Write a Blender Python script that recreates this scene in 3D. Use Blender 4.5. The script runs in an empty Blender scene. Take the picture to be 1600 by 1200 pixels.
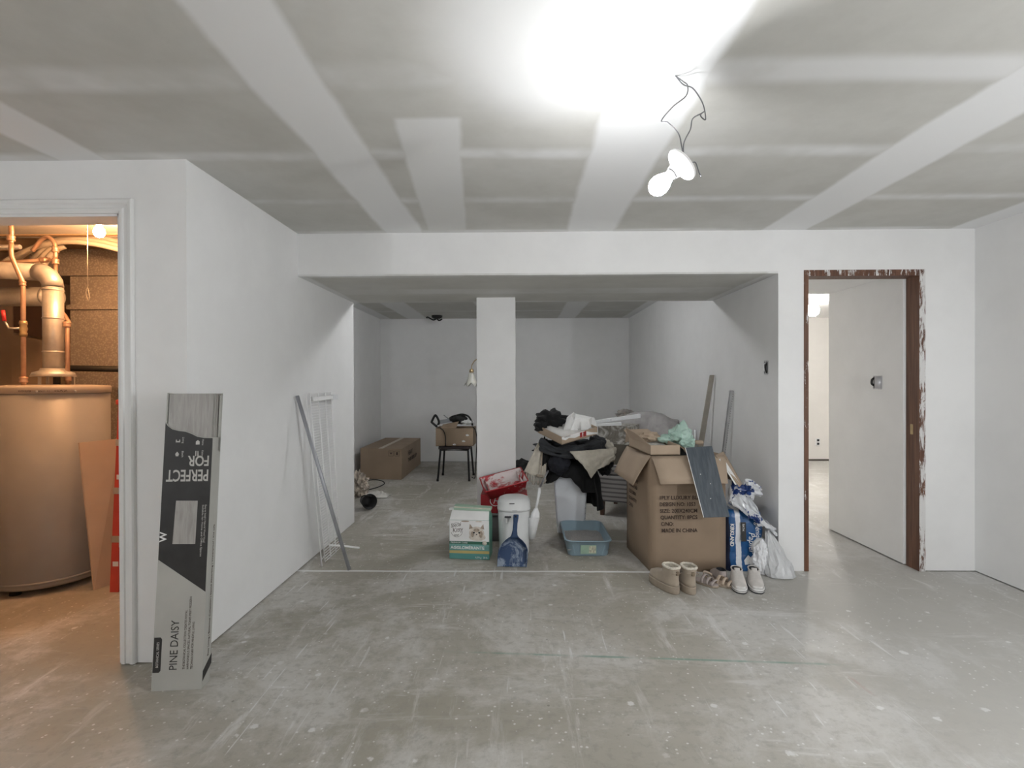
import bpy, bmesh, math, random
from mathutils import Vector, Matrix, noise as mnoise
random.seed(7)
S = bpy.context.scene
COL = S.collection
PI = math.pi

# ------------------------------------------------------------------ camera, world, exposure
FOC = 806.77
cam_d = bpy.data.cameras.new('camera')
cam_d.sensor_width = 36.0
cam_d.lens = FOC * 36 / 1600
cam_d.clip_start = 0.05
cam = bpy.data.objects.new('camera', cam_d)
COL.objects.link(cam)
CAM_H = 1.3011
_a, _b, _r = 0.0158, -0.0038, 0.003
_f = Vector((-math.sin(_a), math.cos(_a), 0))
_rt = Vector((math.cos(_a), math.sin(_a), 0))
_up = Vector((0, 0, 1))
F_ = _f * math.cos(_b) + _up * math.sin(_b)
U0 = _up * math.cos(_b) - _f * math.sin(_b)
R_ = (_rt * math.cos(_r) + U0 * -math.sin(_r)).normalized()
# image x = X cos r - Z sin r ; image y = X sin r + Z cos r
U_ = (_rt * math.sin(_r) + U0 * math.cos(_r)).normalized()
cam.matrix_world = Matrix(((R_.x, U_.x, -F_.x, 0), (R_.y, U_.y, -F_.y, 0), (R_.z, U_.z, -F_.z, CAM_H), (0, 0, 0, 1)))
S.camera = cam

BULB_STRENGTH = 105.0
REAR_FILL_STRENGTH = 420.0
BACK_FILL_STRENGTH = 150.0
WARM_STRENGTH = 225.0
HALL_STRENGTH = 105.0
WORLD_STRENGTH = 0.4
S.view_settings.view_transform = 'Standard'
S.view_settings.look = 'None'
S.view_settings.gamma = 1.0
S.view_settings.use_curve_mapping = False
S.view_settings.exposure = 1.86
world = bpy.data.worlds.new('world')
S.world = world
world.use_nodes = True
bg = world.node_tree.nodes['Background']
bg.inputs[0].default_value = (0.96, 0.98, 1.0, 1)
bg.inputs[1].default_value = WORLD_STRENGTH

# room numbers (metres)
H = 2.335; Y0 = 3.564; XL = -1.541; YF = 2.366; XR = 3.095; XA = 1.768
ZS = 2.039; Y1 = 4.76; YB = 8.40; XBL = -2.28
YREAR = -2.2; XFAR = -5.6

# ------------------------------------------------------------------ helpers
def nz(p, f=1.0, s=0.0):
    return mnoise.noise(Vector((p[0] * f + s, p[1] * f + s * 1.7, p[2] * f - s)))

class MB:
    """collects shapes into one bmesh; off is subtracted from every vertex"""
    def __init__(self, off=None):
        self.bm = bmesh.new()
        self.off = Vector(off) if off is not None else Vector((0, 0, 0))
        self.smooth = []
    def v(self, p):
        return self.bm.verts.new(Vector(p) - self.off)
    def face(self, vs, smooth=False):
        try:
            f = self.bm.faces.new(vs)
            f.smooth = smooth
            return f
        except ValueError:
            return None
    def hexa(self, b, t):
        """bottom 4 and top 4 corners, same order, counter-clockwise seen from above"""
        vb = [self.v(p) for p in b]; vt = [self.v(p) for p in t]
        self.face(vb[::-1]); self.face(vt)
        for i in range(4):
            j = (i + 1) % 4
            self.face([vb[i], vb[j], vt[j], vt[i]])
        return self
    def box(self, x0, x1, y0, y1, z0, z1):
        return self.hexa([(x0, y0, z0), (x1, y0, z0), (x1, y1, z0), (x0, y1, z0)],
                         [(x0, y0, z1), (x1, y0, z1), (x1, y1, z1), (x0, y1, z1)])
    def slab(self, quad, t):
        """a quad (4 points) given thickness t along its normal"""
        q = [Vector(p) for p in quad]
        n = (q[1] - q[0]).cross(q[3] - q[0]).normalized() * t
        return self.hexa([p - n * 0 for p in q], [p + n for p in q])
    def tube(self, pts, r, seg=8, caps=True, closed=False):
        pts = [Vector(p) for p in pts]
        n = len(pts)
        rr = r if isinstance(r, (list, tuple)) else [r] * n
        rings = []
        prev = None
        for i, p in enumerate(pts):
            if closed:
                t = pts[(i + 1) % n] - pts[i - 1]
            else:
                t = pts[min(i + 1, n - 1)] - pts[max(i - 1, 0)]
            t.normalize()
            if prev is None:
                a = Vector((0, 0, 1)) if abs(t.z) < 0.9 else Vector((1, 0, 0))
                u = a.cross(t).normalized()
            else:
                u = (prev - t * prev.dot(t)).normalized()
            prev = u
            w = t.cross(u)
            rings.append([self.v(p + (u * math.cos(2 * PI * k / seg) + w * math.sin(2 * PI * k / seg)) * rr[i]) for k in range(seg)])
        m = n if closed else n - 1
        for i in range(m):
            A = rings[i]; B = rings[(i + 1) % n]
            for k in range(seg):
                self.face([A[k], A[(k + 1) % seg], B[(k + 1) % seg], B[k]], True)
        if caps and not closed:
            self.face(rings[0][::-1]); self.face(rings[-1])
        return self
    def lathe(self, prof, seg=24, o=(0, 0, 0), axis=(0, 0, 1), squash=None):
        """prof: list of (radius, height)"""
        ax = Vector(axis).normalized()
        a = Vector((1, 0, 0)) if abs(ax.x) < 0.8 else Vector((0, 1, 0))
        u = (a - ax * a.dot(ax)).normalized(); w = ax.cross(u)
        o = Vector(o)
        rings = []
        for r, h in prof:
            if r < 1e-5:
                rings.append([self.v(o + ax * h)])
            else:
                rings.append([self.v(o + ax * h + (u * math.cos(2 * PI * k / seg) + w * math.sin(2 * PI * k / seg)) * r) for k in range(seg)])
        for A, B in zip(rings, rings[1:]):
            for k in range(seg):
                k2 = (k + 1) % seg
                if len(A) == 1 and len(B) == 1: continue
                if len(A) == 1: self.face([A[0], B[k2], B[k]][::-1], True)
                elif len(B) == 1: self.face([A[k], A[k2], B[0]], True)
                else: self.face([A[k], A[k2], B[k2], B[k]], True)
        return self
    def loft(self, rings, cap0=True, cap1=True, smooth=True):
        R = [[self.v(p) for p in ring] for ring in rings]
        n = len(R[0])
        for A, B in zip(R, R[1:]):
            for k in range(n):
                self.face([A[k], A[(k + 1) % n], B[(k + 1) % n], B[k]], smooth)
        if cap0: self.face(R[0][::-1])
        if cap1: self.face(R[-1])
        return self
    def grid(self, fn, nu, nv, smooth=True):
        G = [[self.v(fn(i / nu, j / nv)) for j in range(nv + 1)] for i in range(nu + 1)]
        for i in range(nu):
            for j in range(nv):
                self.face([G[i][j], G[i + 1][j], G[i + 1][j + 1], G[i][j + 1]], smooth)
        return self
    def prism(self, outline, z0, z1):
        a = [self.v((x, y, z0)) for x, y in outline]; b = [self.v((x, y, z1)) for x, y in outline]
        self.face(a[::-1]); self.face(b)
        n = len(a)
        for i in range(n):
            self.face([a[i], a[(i + 1) % n], b[(i + 1) % n], b[i]])
        return self
    def poly(self, pts):
        self.face([self.v(p) for p in pts]); return self
    def ball(self, c, rad, sub=3, amp=0.0, freq=4.0, seed=0.0, fold=0.0, zmin=None, smooth=True):
        """lumpy ellipsoid: noise swells it, fold cuts creases"""
        c = Vector(c); rad = Vector(rad)
        r = bmesh.ops.create_icosphere(self.bm, subdivisions=sub, radius=1.0)
        for vv in r['verts']:
            d = vv.co.normalized()
            k = 1 + amp * nz(d, freq * 0.5, seed) + amp * 0.5 * nz(d, freq, seed + 5)
            if fold:
                k -= fold * abs(nz(d, freq * 0.8, seed + 9)) ** 0.6 - fold * 0.4
                k += fold * 0.35 * nz(d, freq * 2.3, seed + 2)
            p = c + Vector((d.x * rad.x, d.y * rad.y, d.z * rad.z)) * k
            if zmin is not None and p.z < zmin:
                p.z = zmin + (p.z - zmin) * 0.02
                p.z = max(p.z, zmin)
            vv.co = p - self.off
        fs = {f for vv in r['verts'] for f in vv.link_faces}
        for f in fs: f.smooth = smooth
        return self
    def obj(self, name, m, parent=None, bevel=0.0, seg=2, solid=0.0, subsurf=0, kind=None, fix=True):
        me = bpy.data.meshes.new(name)
        if fix:
            bmesh.ops.recalc_face_normals(self.bm, faces=self.bm.faces[:])
        self.bm.to_mesh(me); self.bm.free()
        me.materials.append(m)
        o = bpy.data.objects.new(name, me)
        COL.objects.link(o)
        if parent is not None: o.parent = parent
        if solid:
            md = o.modifiers.new('solid', 'SOLIDIFY'); md.thickness = solid; md.offset = 0
        if bevel:
            md = o.modifiers.new('bevel', 'BEVEL'); md.width = bevel; md.segments = seg; md.limit_method = 'ANGLE'; md.angle_limit = math.radians(40)
        if subsurf:
            md = o.modifiers.new('sub', 'SUBSURF'); md.levels = subsurf; md.render_levels = subsurf
        if kind: o['kind'] = kind
        return o

def rr(cx, cy, hx, hy, r, z, seg=5):
    """rounded rectangle ring"""
    out = []
    r = min(r, hx * 0.999, hy * 0.999)
    for sx, sy, a0 in ((1, 1, 0), (-1, 1, PI / 2), (-1, -1, PI), (1, -1, 1.5 * PI)):
        for k in range(seg + 1):
            a = a0 + (PI / 2) * k / seg
            out.append((cx + sx * (hx - r) + r * math.cos(a), cy + sy * (hy - r) + r * math.sin(a), z))
    return out

def tag(o, label, cat, group=None):
    o['label'] = label; o['category'] = cat
    if group: o['group'] = group
    return o
def thing(name, label, cat, loc=(0, 0, 0), rotz=0.0, group=None):
    o = bpy.data.objects.new(name, None)
    o.empty_display_size = 0.05
    o.location = loc; o.rotation_euler = (0, 0, rotz)
    COL.objects.link(o)
    return tag(o, label, cat, group)
def W(t):
    """builder taking world coordinates for a child of the unrotated thing t"""
    return MB(off=t.location)
def struct(o):
    o['kind'] = 'structure'
    return o

def text(s, size, pos, xd, yd, m, parent, name='lettering', off=(0, 0, 0), bold=0.0, shear=0.0, align='LEFT', width=None, depth=0.0004):
    c = bpy.data.curves.new('t', 'FONT')
    c.body = s; c.size = size; c.offset = bold; c.shear = shear; c.align_x = align
    c.extrude = depth / 2
    c.resolution_u = 3
    t = bpy.data.objects.new('t', c)
    COL.objects.link(t)
    bpy.context.view_layer.update()
    me = bpy.data.meshes.new_from_object(t.evaluated_get(bpy.context.evaluated_depsgraph_get()))
    bpy.data.objects.remove(t); bpy.data.curves.remove(c)
    xd = Vector(xd).normalized(); yd = Vector(yd).normalized(); n = xd.cross(yd)
    k = 1.0
    if width:
        xs = [v.co.x for v in me.vertices]
        k = width / max(1e-6, (max(xs) - min(xs)))
    pos = Vector(pos) - Vector(off)
    for v in me.vertices:
        p = v.co.copy()
        v.co = pos + xd * p.x * k + yd * p.y + n * p.z
    me.name = name
    me.materials.clear(); me.materials.append(m)
    o = bpy.data.objects.new(name, me)
    COL.objects.link(o); o.parent = parent
    return o

# ------------------------------------------------------------------ materials
class NT:
    def __init__(self, name):
        self.m = bpy.data.materials.new(name); self.m.use_nodes = True
        self.t = self.m.node_tree
        self.b = self.t.nodes['Principled BSDF']
        self.co = self.add('ShaderNodeTexCoord').outputs['Object']
    def add(self, typ, **kw):
        n = self.t.nodes.new(typ)
        for k, v in kw.items(): setattr(n, k, v)
        return n
    def link(self, a, b): self.t.links.new(a, b)
    def _in(self, sock, v):
        if hasattr(v, 'is_linked') or isinstance(v, bpy.types.NodeSocket): self.link(v, sock)
        else: sock.default_value = v
    def math(self, op, a, b=0.0, c=None, clamp=False):
        n = self.add('ShaderNodeMath', operation=op, use_clamp=clamp)
        self._in(n.inputs[0], a); self._in(n.inputs[1], b)
        if c is not None: self._in(n.inputs[2], c)
        return n.outputs[0]
    def noise(self, scale, detail=3, rough=0.55, vec=None, dist=0.0):
        n = self.add('ShaderNodeTexNoise'); n.inputs['Scale'].default_value = scale
        n.inputs['Detail'].default_value = detail; n.inputs['Roughness'].default_value = rough
        n.inputs['Distortion'].default_value = dist
        self.link(vec or self.co, n.inputs['Vector']); return n.outputs['Fac']
    def voro(self, scale, vec=None, feature='F1', out='Distance'):
        n = self.add('ShaderNodeTexVoronoi', feature=feature); n.inputs['Scale'].default_value = scale
        self.link(vec or self.co, n.inputs['Vector']); return n.outputs[out]
    def mapping(self, scale=(1, 1, 1), rot=(0, 0, 0), loc=(0, 0, 0)):
        n = self.add('ShaderNodeMapping'); n.inputs['Scale'].default_value = scale; n.inputs['Rotation'].default_value = rot
        n.inputs['Location'].default_value = loc
        self.link(self.co, n.inputs['Vector']); return n.outputs[0]
    def ramp(self, v, a, b, lo=0.0, hi=1.0):
        n = self.add('ShaderNodeMapRange', interpolation_type='SMOOTHSTEP')
        self._in(n.inputs[0], v); n.inputs[1].default_value = a; n.inputs[2].default_value = b
        n.inputs[3].default_value = lo; n.inputs[4].default_value = hi
        return n.outputs[0]
    def mix(self, f, a, b):
        n = self.add('ShaderNodeMix', data_type='RGBA')
        self._in(n.inputs['Factor'], f)
        for s, v in ((n.inputs[6], a), (n.inputs[7], b)):
            if isinstance(v, tuple): s.default_value = (*v[:3], 1)
            else: self.link(v, s)
        return n.outputs[2]
    def xyz(self):
        n = self.add('ShaderNodeSeparateXYZ'); self.link(self.co, n.inputs[0]); return n.outputs
    def bump(self, h, dist=0.002, strength=0.5):
        n = self.add('ShaderNodeBump'); n.inputs['Strength'].default_value = strength; n.inputs['Distance'].default_value = dist
        self.link(h, n.inputs['Height']); self.link(n.outputs[0], self.b.inputs['Normal'])
    def out(self, color, rough=0.6, metal=0.0, **kw):
        self._in(self.b.inputs['Base Color'], color if not isinstance(color, tuple) else (*color[:3], 1))
        self._in(self.b.inputs['Roughness'], rough); self.b.inputs['Metallic'].default_value = metal
        for k, v in kw.items(): self.b.inputs[k.replace('_', ' ')].default_value = v
        return self.m

def plain(name, c, rough=0.6, var=0.08, scale=9.0, bump=0.0, bscale=60.0, metal=0.0, **kw):
    n = NT(name)
    f = n.noise(scale, 4)
    lo = tuple(x * (1 - var) for x in c); hi = tuple(min(1, x * (1 + var)) for x in c)
    if bump: n.bump(n.noise(bscale, 3), bump, 0.6)
    return n.out(n.mix(n.ramp(f, 0.3, 0.7), lo, hi), rough, metal, **kw)

def emit(name, c, s):
    n = NT(name)
    n.b.inputs['Base Color'].default_value = (1, 1, 1, 1)
    n.b.inputs['Emission Color'].default_value = (*c, 1)
    n.b.inputs['Emission Strength'].default_value = s
    return n.m

def wall_mat(name, c=(0.86, 0.86, 0.855)):
    n = NT(name)
    a = n.noise(1.1, 4, 0.6)
    b = n.noise(5.0, 5, 0.65)
    f = n.math('MULTIPLY_ADD', b, 0.4, n.math('MULTIPLY', a, 0.6))
    col = n.mix(n.ramp(f, 0.35, 0.65), tuple(x * 0.95 for x in c), c)
    n.bump(n.noise(90, 3), 0.0006, 0.35)
    return n.out(col, 0.72)
M_wall = wall_mat('white primed drywall')
M_trim = plain('white painted trim', (0.80, 0.80, 0.79), 0.45, 0.03, 3)

def drywall_mat(name, joints, cross, patch=True):
    n = NT(name)
    x, y, z = n.xyz()
    wob = n.math('MULTIPLY_ADD', n.noise(1.6, 3, 0.6), 0.16, -0.08)
    xs = n.math('ADD', x, wob)
    ys = n.math('ADD', y, n.math('MULTIPLY_ADD', n.noise(1.2, 3, 0.55), 0.06, -0.03))
    mask = None
    for c, hw, st in joints:
        d = n.math('ABSOLUTE', n.math('SUBTRACT', n.math('MULTIPLY_ADD', wob, 0.35, x), c))
        m = n.ramp(d, hw + 0.02, hw - 0.02, 0, st)
        mask = m if mask is None else n.math('MAXIMUM', mask, m)
    brk = n.ramp(n.noise(1.4, 4, 0.65), 0.35, 0.62)
    fine = n.noise(14.0, 4, 0.7)
    for c, hw, st in cross:
        d = n.math('ABSOLUTE', n.math('SUBTRACT', ys, c))
        m = n.math('MULTIPLY', n.ramp(d, hw + 0.035, hw - 0.04, 0, st), n.math('MULTIPLY_ADD', brk, 0.75, 0.25))
        mask = n.math('MAXIMUM', mask, m)
    if patch:
        d = n.math('ABSOLUTE', n.math('ADD', n.math('MULTIPLY_ADD', wob, 0.25, x), n.math('MULTIPLY_ADD', y, 0.09, 0.18)))
        m = n.math('MULTIPLY', n.ramp(d, 0.145, 0.115, 0, 0.8), n.ramp(y, 2.0, 2.04))
        m = n.math('MULTIPLY', m, n.ramp(y, 3.9, 2.6, 0.45, 1.0))
        mask = n.math('MAXIMUM', mask, m)
        # extra whitening over a soft round patch left of the ceiling outlet
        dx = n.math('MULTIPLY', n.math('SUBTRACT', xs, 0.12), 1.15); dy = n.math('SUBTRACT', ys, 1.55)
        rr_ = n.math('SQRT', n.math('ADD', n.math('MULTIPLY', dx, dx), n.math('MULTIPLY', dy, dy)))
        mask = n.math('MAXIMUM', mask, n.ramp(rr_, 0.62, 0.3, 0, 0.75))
    haze = n.math('MULTIPLY', n.ramp(n.noise(0.9, 5, 0.6), 0.48, 0.72), 0.22)
    mask = n.math('MAXIMUM', mask, haze)
    paper = n.mix(n.ramp(n.noise(3.0, 5, 0.65), 0.3, 0.7), (0.52, 0.515, 0.48), (0.585, 0.58, 0.545))
    paper = n.mix(n.math('MULTIPLY', fine, 0.18), paper, (0.62, 0.61, 0.58))
    col = n.mix(mask, paper, (0.80, 0.805, 0.805))
    n.bump(n.math('ADD', n.math('MULTIPLY', mask, 0.6), n.math('MULTIPLY', n.noise(60, 3), 0.25)), 0.001, 0.4)
    return n.out(col, 0.75)
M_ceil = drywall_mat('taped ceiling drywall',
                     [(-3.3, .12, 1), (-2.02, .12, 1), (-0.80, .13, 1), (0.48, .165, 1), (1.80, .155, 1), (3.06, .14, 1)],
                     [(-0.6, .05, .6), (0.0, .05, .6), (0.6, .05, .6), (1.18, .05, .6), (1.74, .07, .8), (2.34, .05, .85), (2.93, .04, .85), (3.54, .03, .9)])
M_ceilb = drywall_mat('back room ceiling drywall', [(-2.2, .1, 1), (-1.66, .16, .9), (-0.45, .14, .8), (0.75, .14, .9), (1.72, .08, 1)],
                      [(5.6, .05, .5), (6.6, .05, .5), (7.5, .05, .5), (8.38, .06, .8)], False)
M_soff = drywall_mat('beam soffit drywall', [(XL, .06, .8), (XA, .08, .8)], [(3.56, .06, 1), (4.2, .12, .45), (4.76, .05, .9)], False)

def floor_mat(name):
    n = NT(name)
    x, y, z = n.xyz()
    big = n.noise(0.55, 5, 0.6)
    mid = n.noise(2.6, 6, 0.68)
    fine = n.noise(22, 5, 0.7)
    col = n.mix(n.ramp(big, 0.35, 0.65), (0.345, 0.32, 0.262), (0.46, 0.435, 0.385))
    col = n.mix(n.math('MULTIPLY', n.ramp(n.noise(1.15, 9, 0.72, None, .3), 0.46, 0.60), 0.75), col, (0.60, 0.585, 0.555))
    col = n.mix(n.math('MULTIPLY', n.ramp(fine, 0.48, 0.66), 0.45), col, (0.29, 0.275, 0.24))
    # whiter, dusted zone towards the right wall and along the left wall
    dust = n.math('MULTIPLY', n.ramp(n.math('ADD', x, n.math('MULTIPLY', mid, 0.9)), 0.9, 2.6), 0.55)
    col = n.mix(dust, col, (0.56, 0.56, 0.55))
    # brushed smears of joint compound
    sm = n.noise(1.0, 6, 0.7, n.mapping((1.2, 7.0, 1), (0, 0, 0.75)), 0.4)
    sm2 = n.noise(1.0, 6, 0.72, n.mapping((8.0, 1.4, 1), (0, 0, 0.35), (3, 1, 0)), 0.3)
    k = n.math('MULTIPLY', n.ramp(n.math('MAXIMUM', sm, sm2), 0.55, 0.70), n.ramp(n.noise(1.3, 3), 0.36, 0.56))
    col = n.mix(n.math('MULTIPLY', k, 0.6), col, (0.74, 0.735, 0.72))
    # drips and splats
    v = n.voro(7.0, n.mapping((1, 1, 1), (0, 0, 0.3)))
    vs = n.math('ADD', v, n.math('MULTIPLY', n.noise(13, 5, .75), 0.42))
    splat = n.math('MULTIPLY', n.ramp(vs, 0.325, 0.275), n.ramp(n.noise(2.1, 2), 0.40, 0.52))
    v2 = n.voro(27.0); s2 = n.math('MULTIPLY', n.ramp(n.math('ADD', v2, n.math('MULTIPLY', fine, 0.22)), 0.26, 0.21), n.ramp(n.noise(1.7, 3, 0.6), 0.36, 0.52))
    col = n.mix(n.math('MULTIPLY', n.math('MAXIMUM', splat, s2), 0.68), col, (0.78, 0.78, 0.77))
    v3 = n.voro(5.2, n.mapping((1, 1, 1), (0, 0, 1.1), (4, 2, 0)))
    d3 = n.ramp(v3, 0.035, 0.02)
    col = n.mix(n.math('MULTIPLY', d3, 0.6), col, (0.16, 0.15, 0.13))
    # scraped scratches fanning out
    sc = n.noise(1.0, 2, 0.5, n.mapping((45, 2.2, 1), (0, 0, 0.45)), 0.2)
    sm_ = n.math('MULTIPLY', n.ramp(sc, 0.66, 0.71), n.ramp(n.noise(1.1, 2), 0.46, 0.58))
    col = n.mix(n.math('MULTIPLY', sm_, 0.8), col, (0.70, 0.70, 0.69))
    # old compound strip on the threshold, chalk lines
    ln = n.math('ABSOLUTE', n.math('SUBTRACT', n.math('MULTIPLY_ADD', n.noise(5, 3), 0.02, y), 3.552))
    st = n.math('MULTIPLY', n.ramp(ln, 0.017, 0.011), n.math('MULTIPLY', n.ramp(x, -1.56, -1.54), n.ramp(x, 0.98, 0.90)))
    col = n.mix(n.math('MULTIPLY', st, n.ramp(n.noise(9, 4), 0.28, 0.42, 0.35, 0.95)), col, (0.80, 0.80, 0.79))
    gl = n.math('ABSOLUTE', n.math('SUBTRACT', y, n.math('MULTIPLY_ADD', x, -0.053, 2.466)))
    g = n.math('MULTIPLY', n.ramp(gl, 0.012, 0.003), n.math('MULTIPLY', n.ramp(x, -0.5, 0.1), n.ramp(x, 1.5, 1.4)))
    col = n.mix(n.math('MULTIPLY', g, n.ramp(n.noise(6, 4), 0.35, 0.6, 0.1, 0.7)), col, (0.16, 0.30, 0.24))
    rl = n.math('ABSOLUTE', n.math('SUBTRACT', x, n.math('MULTIPLY_ADD', y, -0.12, 1.72)))
    r_ = n.math('MULTIPLY', n.ramp(rl, 0.014, 0.002), n.ramp(y, 2.36, 2.2))
    col = n.mix(n.math('MULTIPLY', r_, n.ramp(n.noise(7, 4), 0.4, 0.6, 0.0, 0.5)), col, (0.40, 0.20, 0.18))
    n.bump(n.math('ADD', fine, n.math('MULTIPLY', k, 0.5)), 0.0015, 0.35)
    return n.out(col, n.ramp(mid, 0.3, 0.7, 0.5, 0.75))
M_floor = floor_mat('smeared concrete')

M_card = plain('brown cardboard', (0.315, 0.232, 0.162), 0.75, 0.07, 3.0, 0.0004, 120)
M_card_in = plain('cardboard inside', (0.42, 0.325, 0.24), 0.8, 0.06, 4.0)
M_card2 = plain('dull cardboard', (0.33, 0.245, 0.17), 0.8, 0.08, 4.0)
M_ink = plain('dark brown ink', (0.07, 0.045, 0.035), 0.8, 0.15, 40)
M_black = plain('black print', (0.022, 0.021, 0.021), 0.5, 0.2, 12)
M_blackcloth = plain('black fleece', (0.007, 0.007, 0.008), 0.95, 0.3, 14, 0.003, 90, Sheen_Weight=0.04)
M_charcoal = plain('charcoal cloth', (0.032, 0.034, 0.039), 0.95, 0.35, 7, 0.003, 70, Sheen_Weight=0.05)
M_navy = plain('dark navy cloth', (0.014, 0.015, 0.022), 0.95, 0.3, 10, 0.003, 80)
M_cream = plain('cream knit', (0.60, 0.56, 0.48), 0.95, 0.1, 18, 0.004, 110)
M_whitepl = plain('white plastic', (0.78, 0.79, 0.80), 0.4, 0.03, 5)
M_whitepaper = plain('white paper', (0.82, 0.82, 0.81), 0.8, 0.04, 8)
M_bluetub = plain('slate blue plastic', (0.28, 0.385, 0.45), 0.45, 0.05, 5)
M_steel = plain('zinc steel', (0.62, 0.62, 0.63), 0.35, 0.1, 10, metal=1.0)
M_dull = plain('dull grey metal', (0.36, 0.37, 0.39), 0.45, 0.1, 10, metal=0.7)
M_copper = plain('copper', (0.56, 0.37, 0.27), 0.45, 0.12, 12, metal=0.7)
M_wirew = plain('white coated wire', (0.90, 0.90, 0.89), 0.4, 0.02, 5)
M_rubber = plain('black rubber', (0.012, 0.012, 0.012), 0.6, 0.2, 10)
M_red = plain('red plastic', (0.55, 0.035, 0.045), 0.4, 0.1, 6)
M_green = plain('carton green', (0.12, 0.30, 0.23), 0.5, 0.06, 6)
M_teal = plain('carton teal', (0.10, 0.30, 0.28), 0.5, 0.06, 6)
M_paleg = plain('carton pale green', (0.33, 0.47, 0.36), 0.5, 0.08, 10)
M_yellow = plain('carton straw yellow', (0.55, 0.43, 0.17), 0.55, 0.06, 6)
M_suede = plain('beige suede', (0.42, 0.35, 0.275), 0.95, 0.08, 14, 0.001, 150, Sheen_Weight=0.2)
M_suedes = plain('taupe sole', (0.36, 0.30, 0.235), 0.85, 0.06, 20, 0.001, 120)
M_fleece = plain('cream fleece lining', (0.68, 0.63, 0.54), 0.95, 0.15, 60, 0.006, 130)
M_shoe = plain('off white shoe', (0.62, 0.59, 0.56), 0.75, 0.06, 25, 0.001, 150)
M_shoew = plain('white midsole', (0.80, 0.79, 0.77), 0.55, 0.03, 15)
M_mauve = plain('mauve suede', (0.46, 0.40, 0.38), 0.9, 0.08, 20)
M_lamin = plain('grey carton board', (0.43, 0.425, 0.395), 0.55, 0.05, 5)
M_brass = plain('aged brass', (0.40, 0.30, 0.17), 0.4, 0.15, 14, metal=0.8)

# ------------------------------------------------------------------ setting
def box_struct(name, x0, x1, y0, y1, z0, z1, m, parent=None):
    o = MB().box(x0, x1, y0, y1, z0, z1).obj(name, m, parent)
    if parent is None: struct(o)
    return o
box_struct('floor', XFAR - .1, 6.2, YREAR, 9.0, -0.12, 0.0, M_floor)
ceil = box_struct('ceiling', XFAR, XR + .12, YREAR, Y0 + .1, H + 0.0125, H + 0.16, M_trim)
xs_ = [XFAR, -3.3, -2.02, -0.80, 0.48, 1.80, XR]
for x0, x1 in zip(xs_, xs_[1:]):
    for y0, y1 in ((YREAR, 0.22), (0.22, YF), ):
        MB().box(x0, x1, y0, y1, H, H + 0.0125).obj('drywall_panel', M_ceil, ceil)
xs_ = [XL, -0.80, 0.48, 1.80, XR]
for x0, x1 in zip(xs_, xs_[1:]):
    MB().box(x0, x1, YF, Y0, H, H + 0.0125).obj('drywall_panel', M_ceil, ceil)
struct(MB().box(XBL - .1, XA + .1, Y1, YB + .1, H + .0125, H + .16).obj('ceiling', M_trim))
cb = bpy.data.objects['ceiling.001']
for x0, x1 in ((XBL, -1.66), (-1.66, -0.45), (-0.45, 0.75), (0.75, XA)):
    MB().box(x0, x1, Y1, YB, H, H + .0125).obj('drywall_panel', M_ceilb, cb)

# left wall of the alcove passage (outside corner towards the camera), front left wall round the utility doorway
XD0, XD1, ZD = -2.64, -1.85, 2.086      # utility doorway
m = MB().box(XL - .12, XL, YF, Y1, 0.006, H)
struct(m.obj('wall_left', M_wall))
m = MB().box(XD1, XL - .12, YF, YF + .12, 0.004, H).box(XFAR, XD0, YF, YF + .12, 0, H).box(XD0, XD1, YF, YF + .12, ZD, H)
struct(m.obj('wall_front_left', M_wall))
# beam with header face, its soffit board
beam = struct(MB().box(XL, XA + .001, Y0, Y1, ZS + .0125, H).obj('wall_header', M_wall))
MB().box(XL, XA, Y0, Y1, ZS, ZS + .0125).obj('soffit_board', M_soff, beam)
# pillar below the beam
struct(MB().box(-0.378, -0.041, 4.50, 4.74, 0, ZS).obj('wall_pillar', M_wall))
# back room
struct(MB().box(XBL - .12, XL - .12, Y1 - .12, Y1, 0, H).obj('wall_partition', M_wall))
struct(MB().box(XBL - .12, XBL, Y1, YB, 0, H).obj('wall_back_left', M_wall))
struct(MB().box(XBL - .12, XA + .12, YB, YB + .12, 0.008, H).obj('wall_back', M_wall))
# wall with the brown doorway, alcove right wall
XK, XLn, ZK = 1.941, 2.759, 2.06
m = MB().box(XA, XK, Y0, Y0 + .12, 0, H).box(XLn, XR, Y0, Y0 + .12, 0.006, H).box(XK, XLn, Y0, Y0 + .12, ZK, H)
struct(m.obj('wall_doorway', M_wall))
struct(MB().box(XA, XA + .12, Y0 + .12, YB, 0.004, H).obj('wall_alcove_right', M_wall))
struct(MB().box(XR, XR + .12, YREAR, Y0 + .12, 0.008, H).obj('wall_right', M_wall))
struct(MB().box(XFAR - .1, XFAR, YREAR, 5.0, 0, H).obj('wall_far_left', M_wall))
struct(MB().box(XFAR - .1, XR + .12, YREAR - .12, YREAR, 0, H + .1).obj('wall_rear', M_wall))
# hallway beyond the brown doorway: dropped ceiling, side wall, and the lit room further back
struct(MB().box(XA + .12, 2.82, Y0 + .12, 4.56, 2.062, 2.30).obj('wall_hall_bulkhead', M_wall))
struct(MB().box(2.70, 2.82, Y0 + .12, 4.56, 0.010, 2.062).obj('wall_hall_right', M_wall))
struct(MB().box(2.82, 6.2, 4.44, 4.56, 0, 2.40).obj('wall_hall_return', M_wall))
struct(MB().box(XA + .12, 6.2, 8.50, 8.62, 0.012, 2.40).obj('wall_far_room', wall_mat('far room paint', (0.80, 0.785, 0.76))))
struct(MB().box(6.1, 6.2, 4.56, 8.5, 0, 2.40).obj('wall_far_room_right', M_wall))
struct(MB().box(XA + .12, 6.2, 4.56, 8.62, 2.335, 2.45).obj('ceiling', M_wall))
M_shoe_moulding = plain('dark floor gap', (0.10, 0.09, 0.08), 0.8, 0.1, 10)
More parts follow.
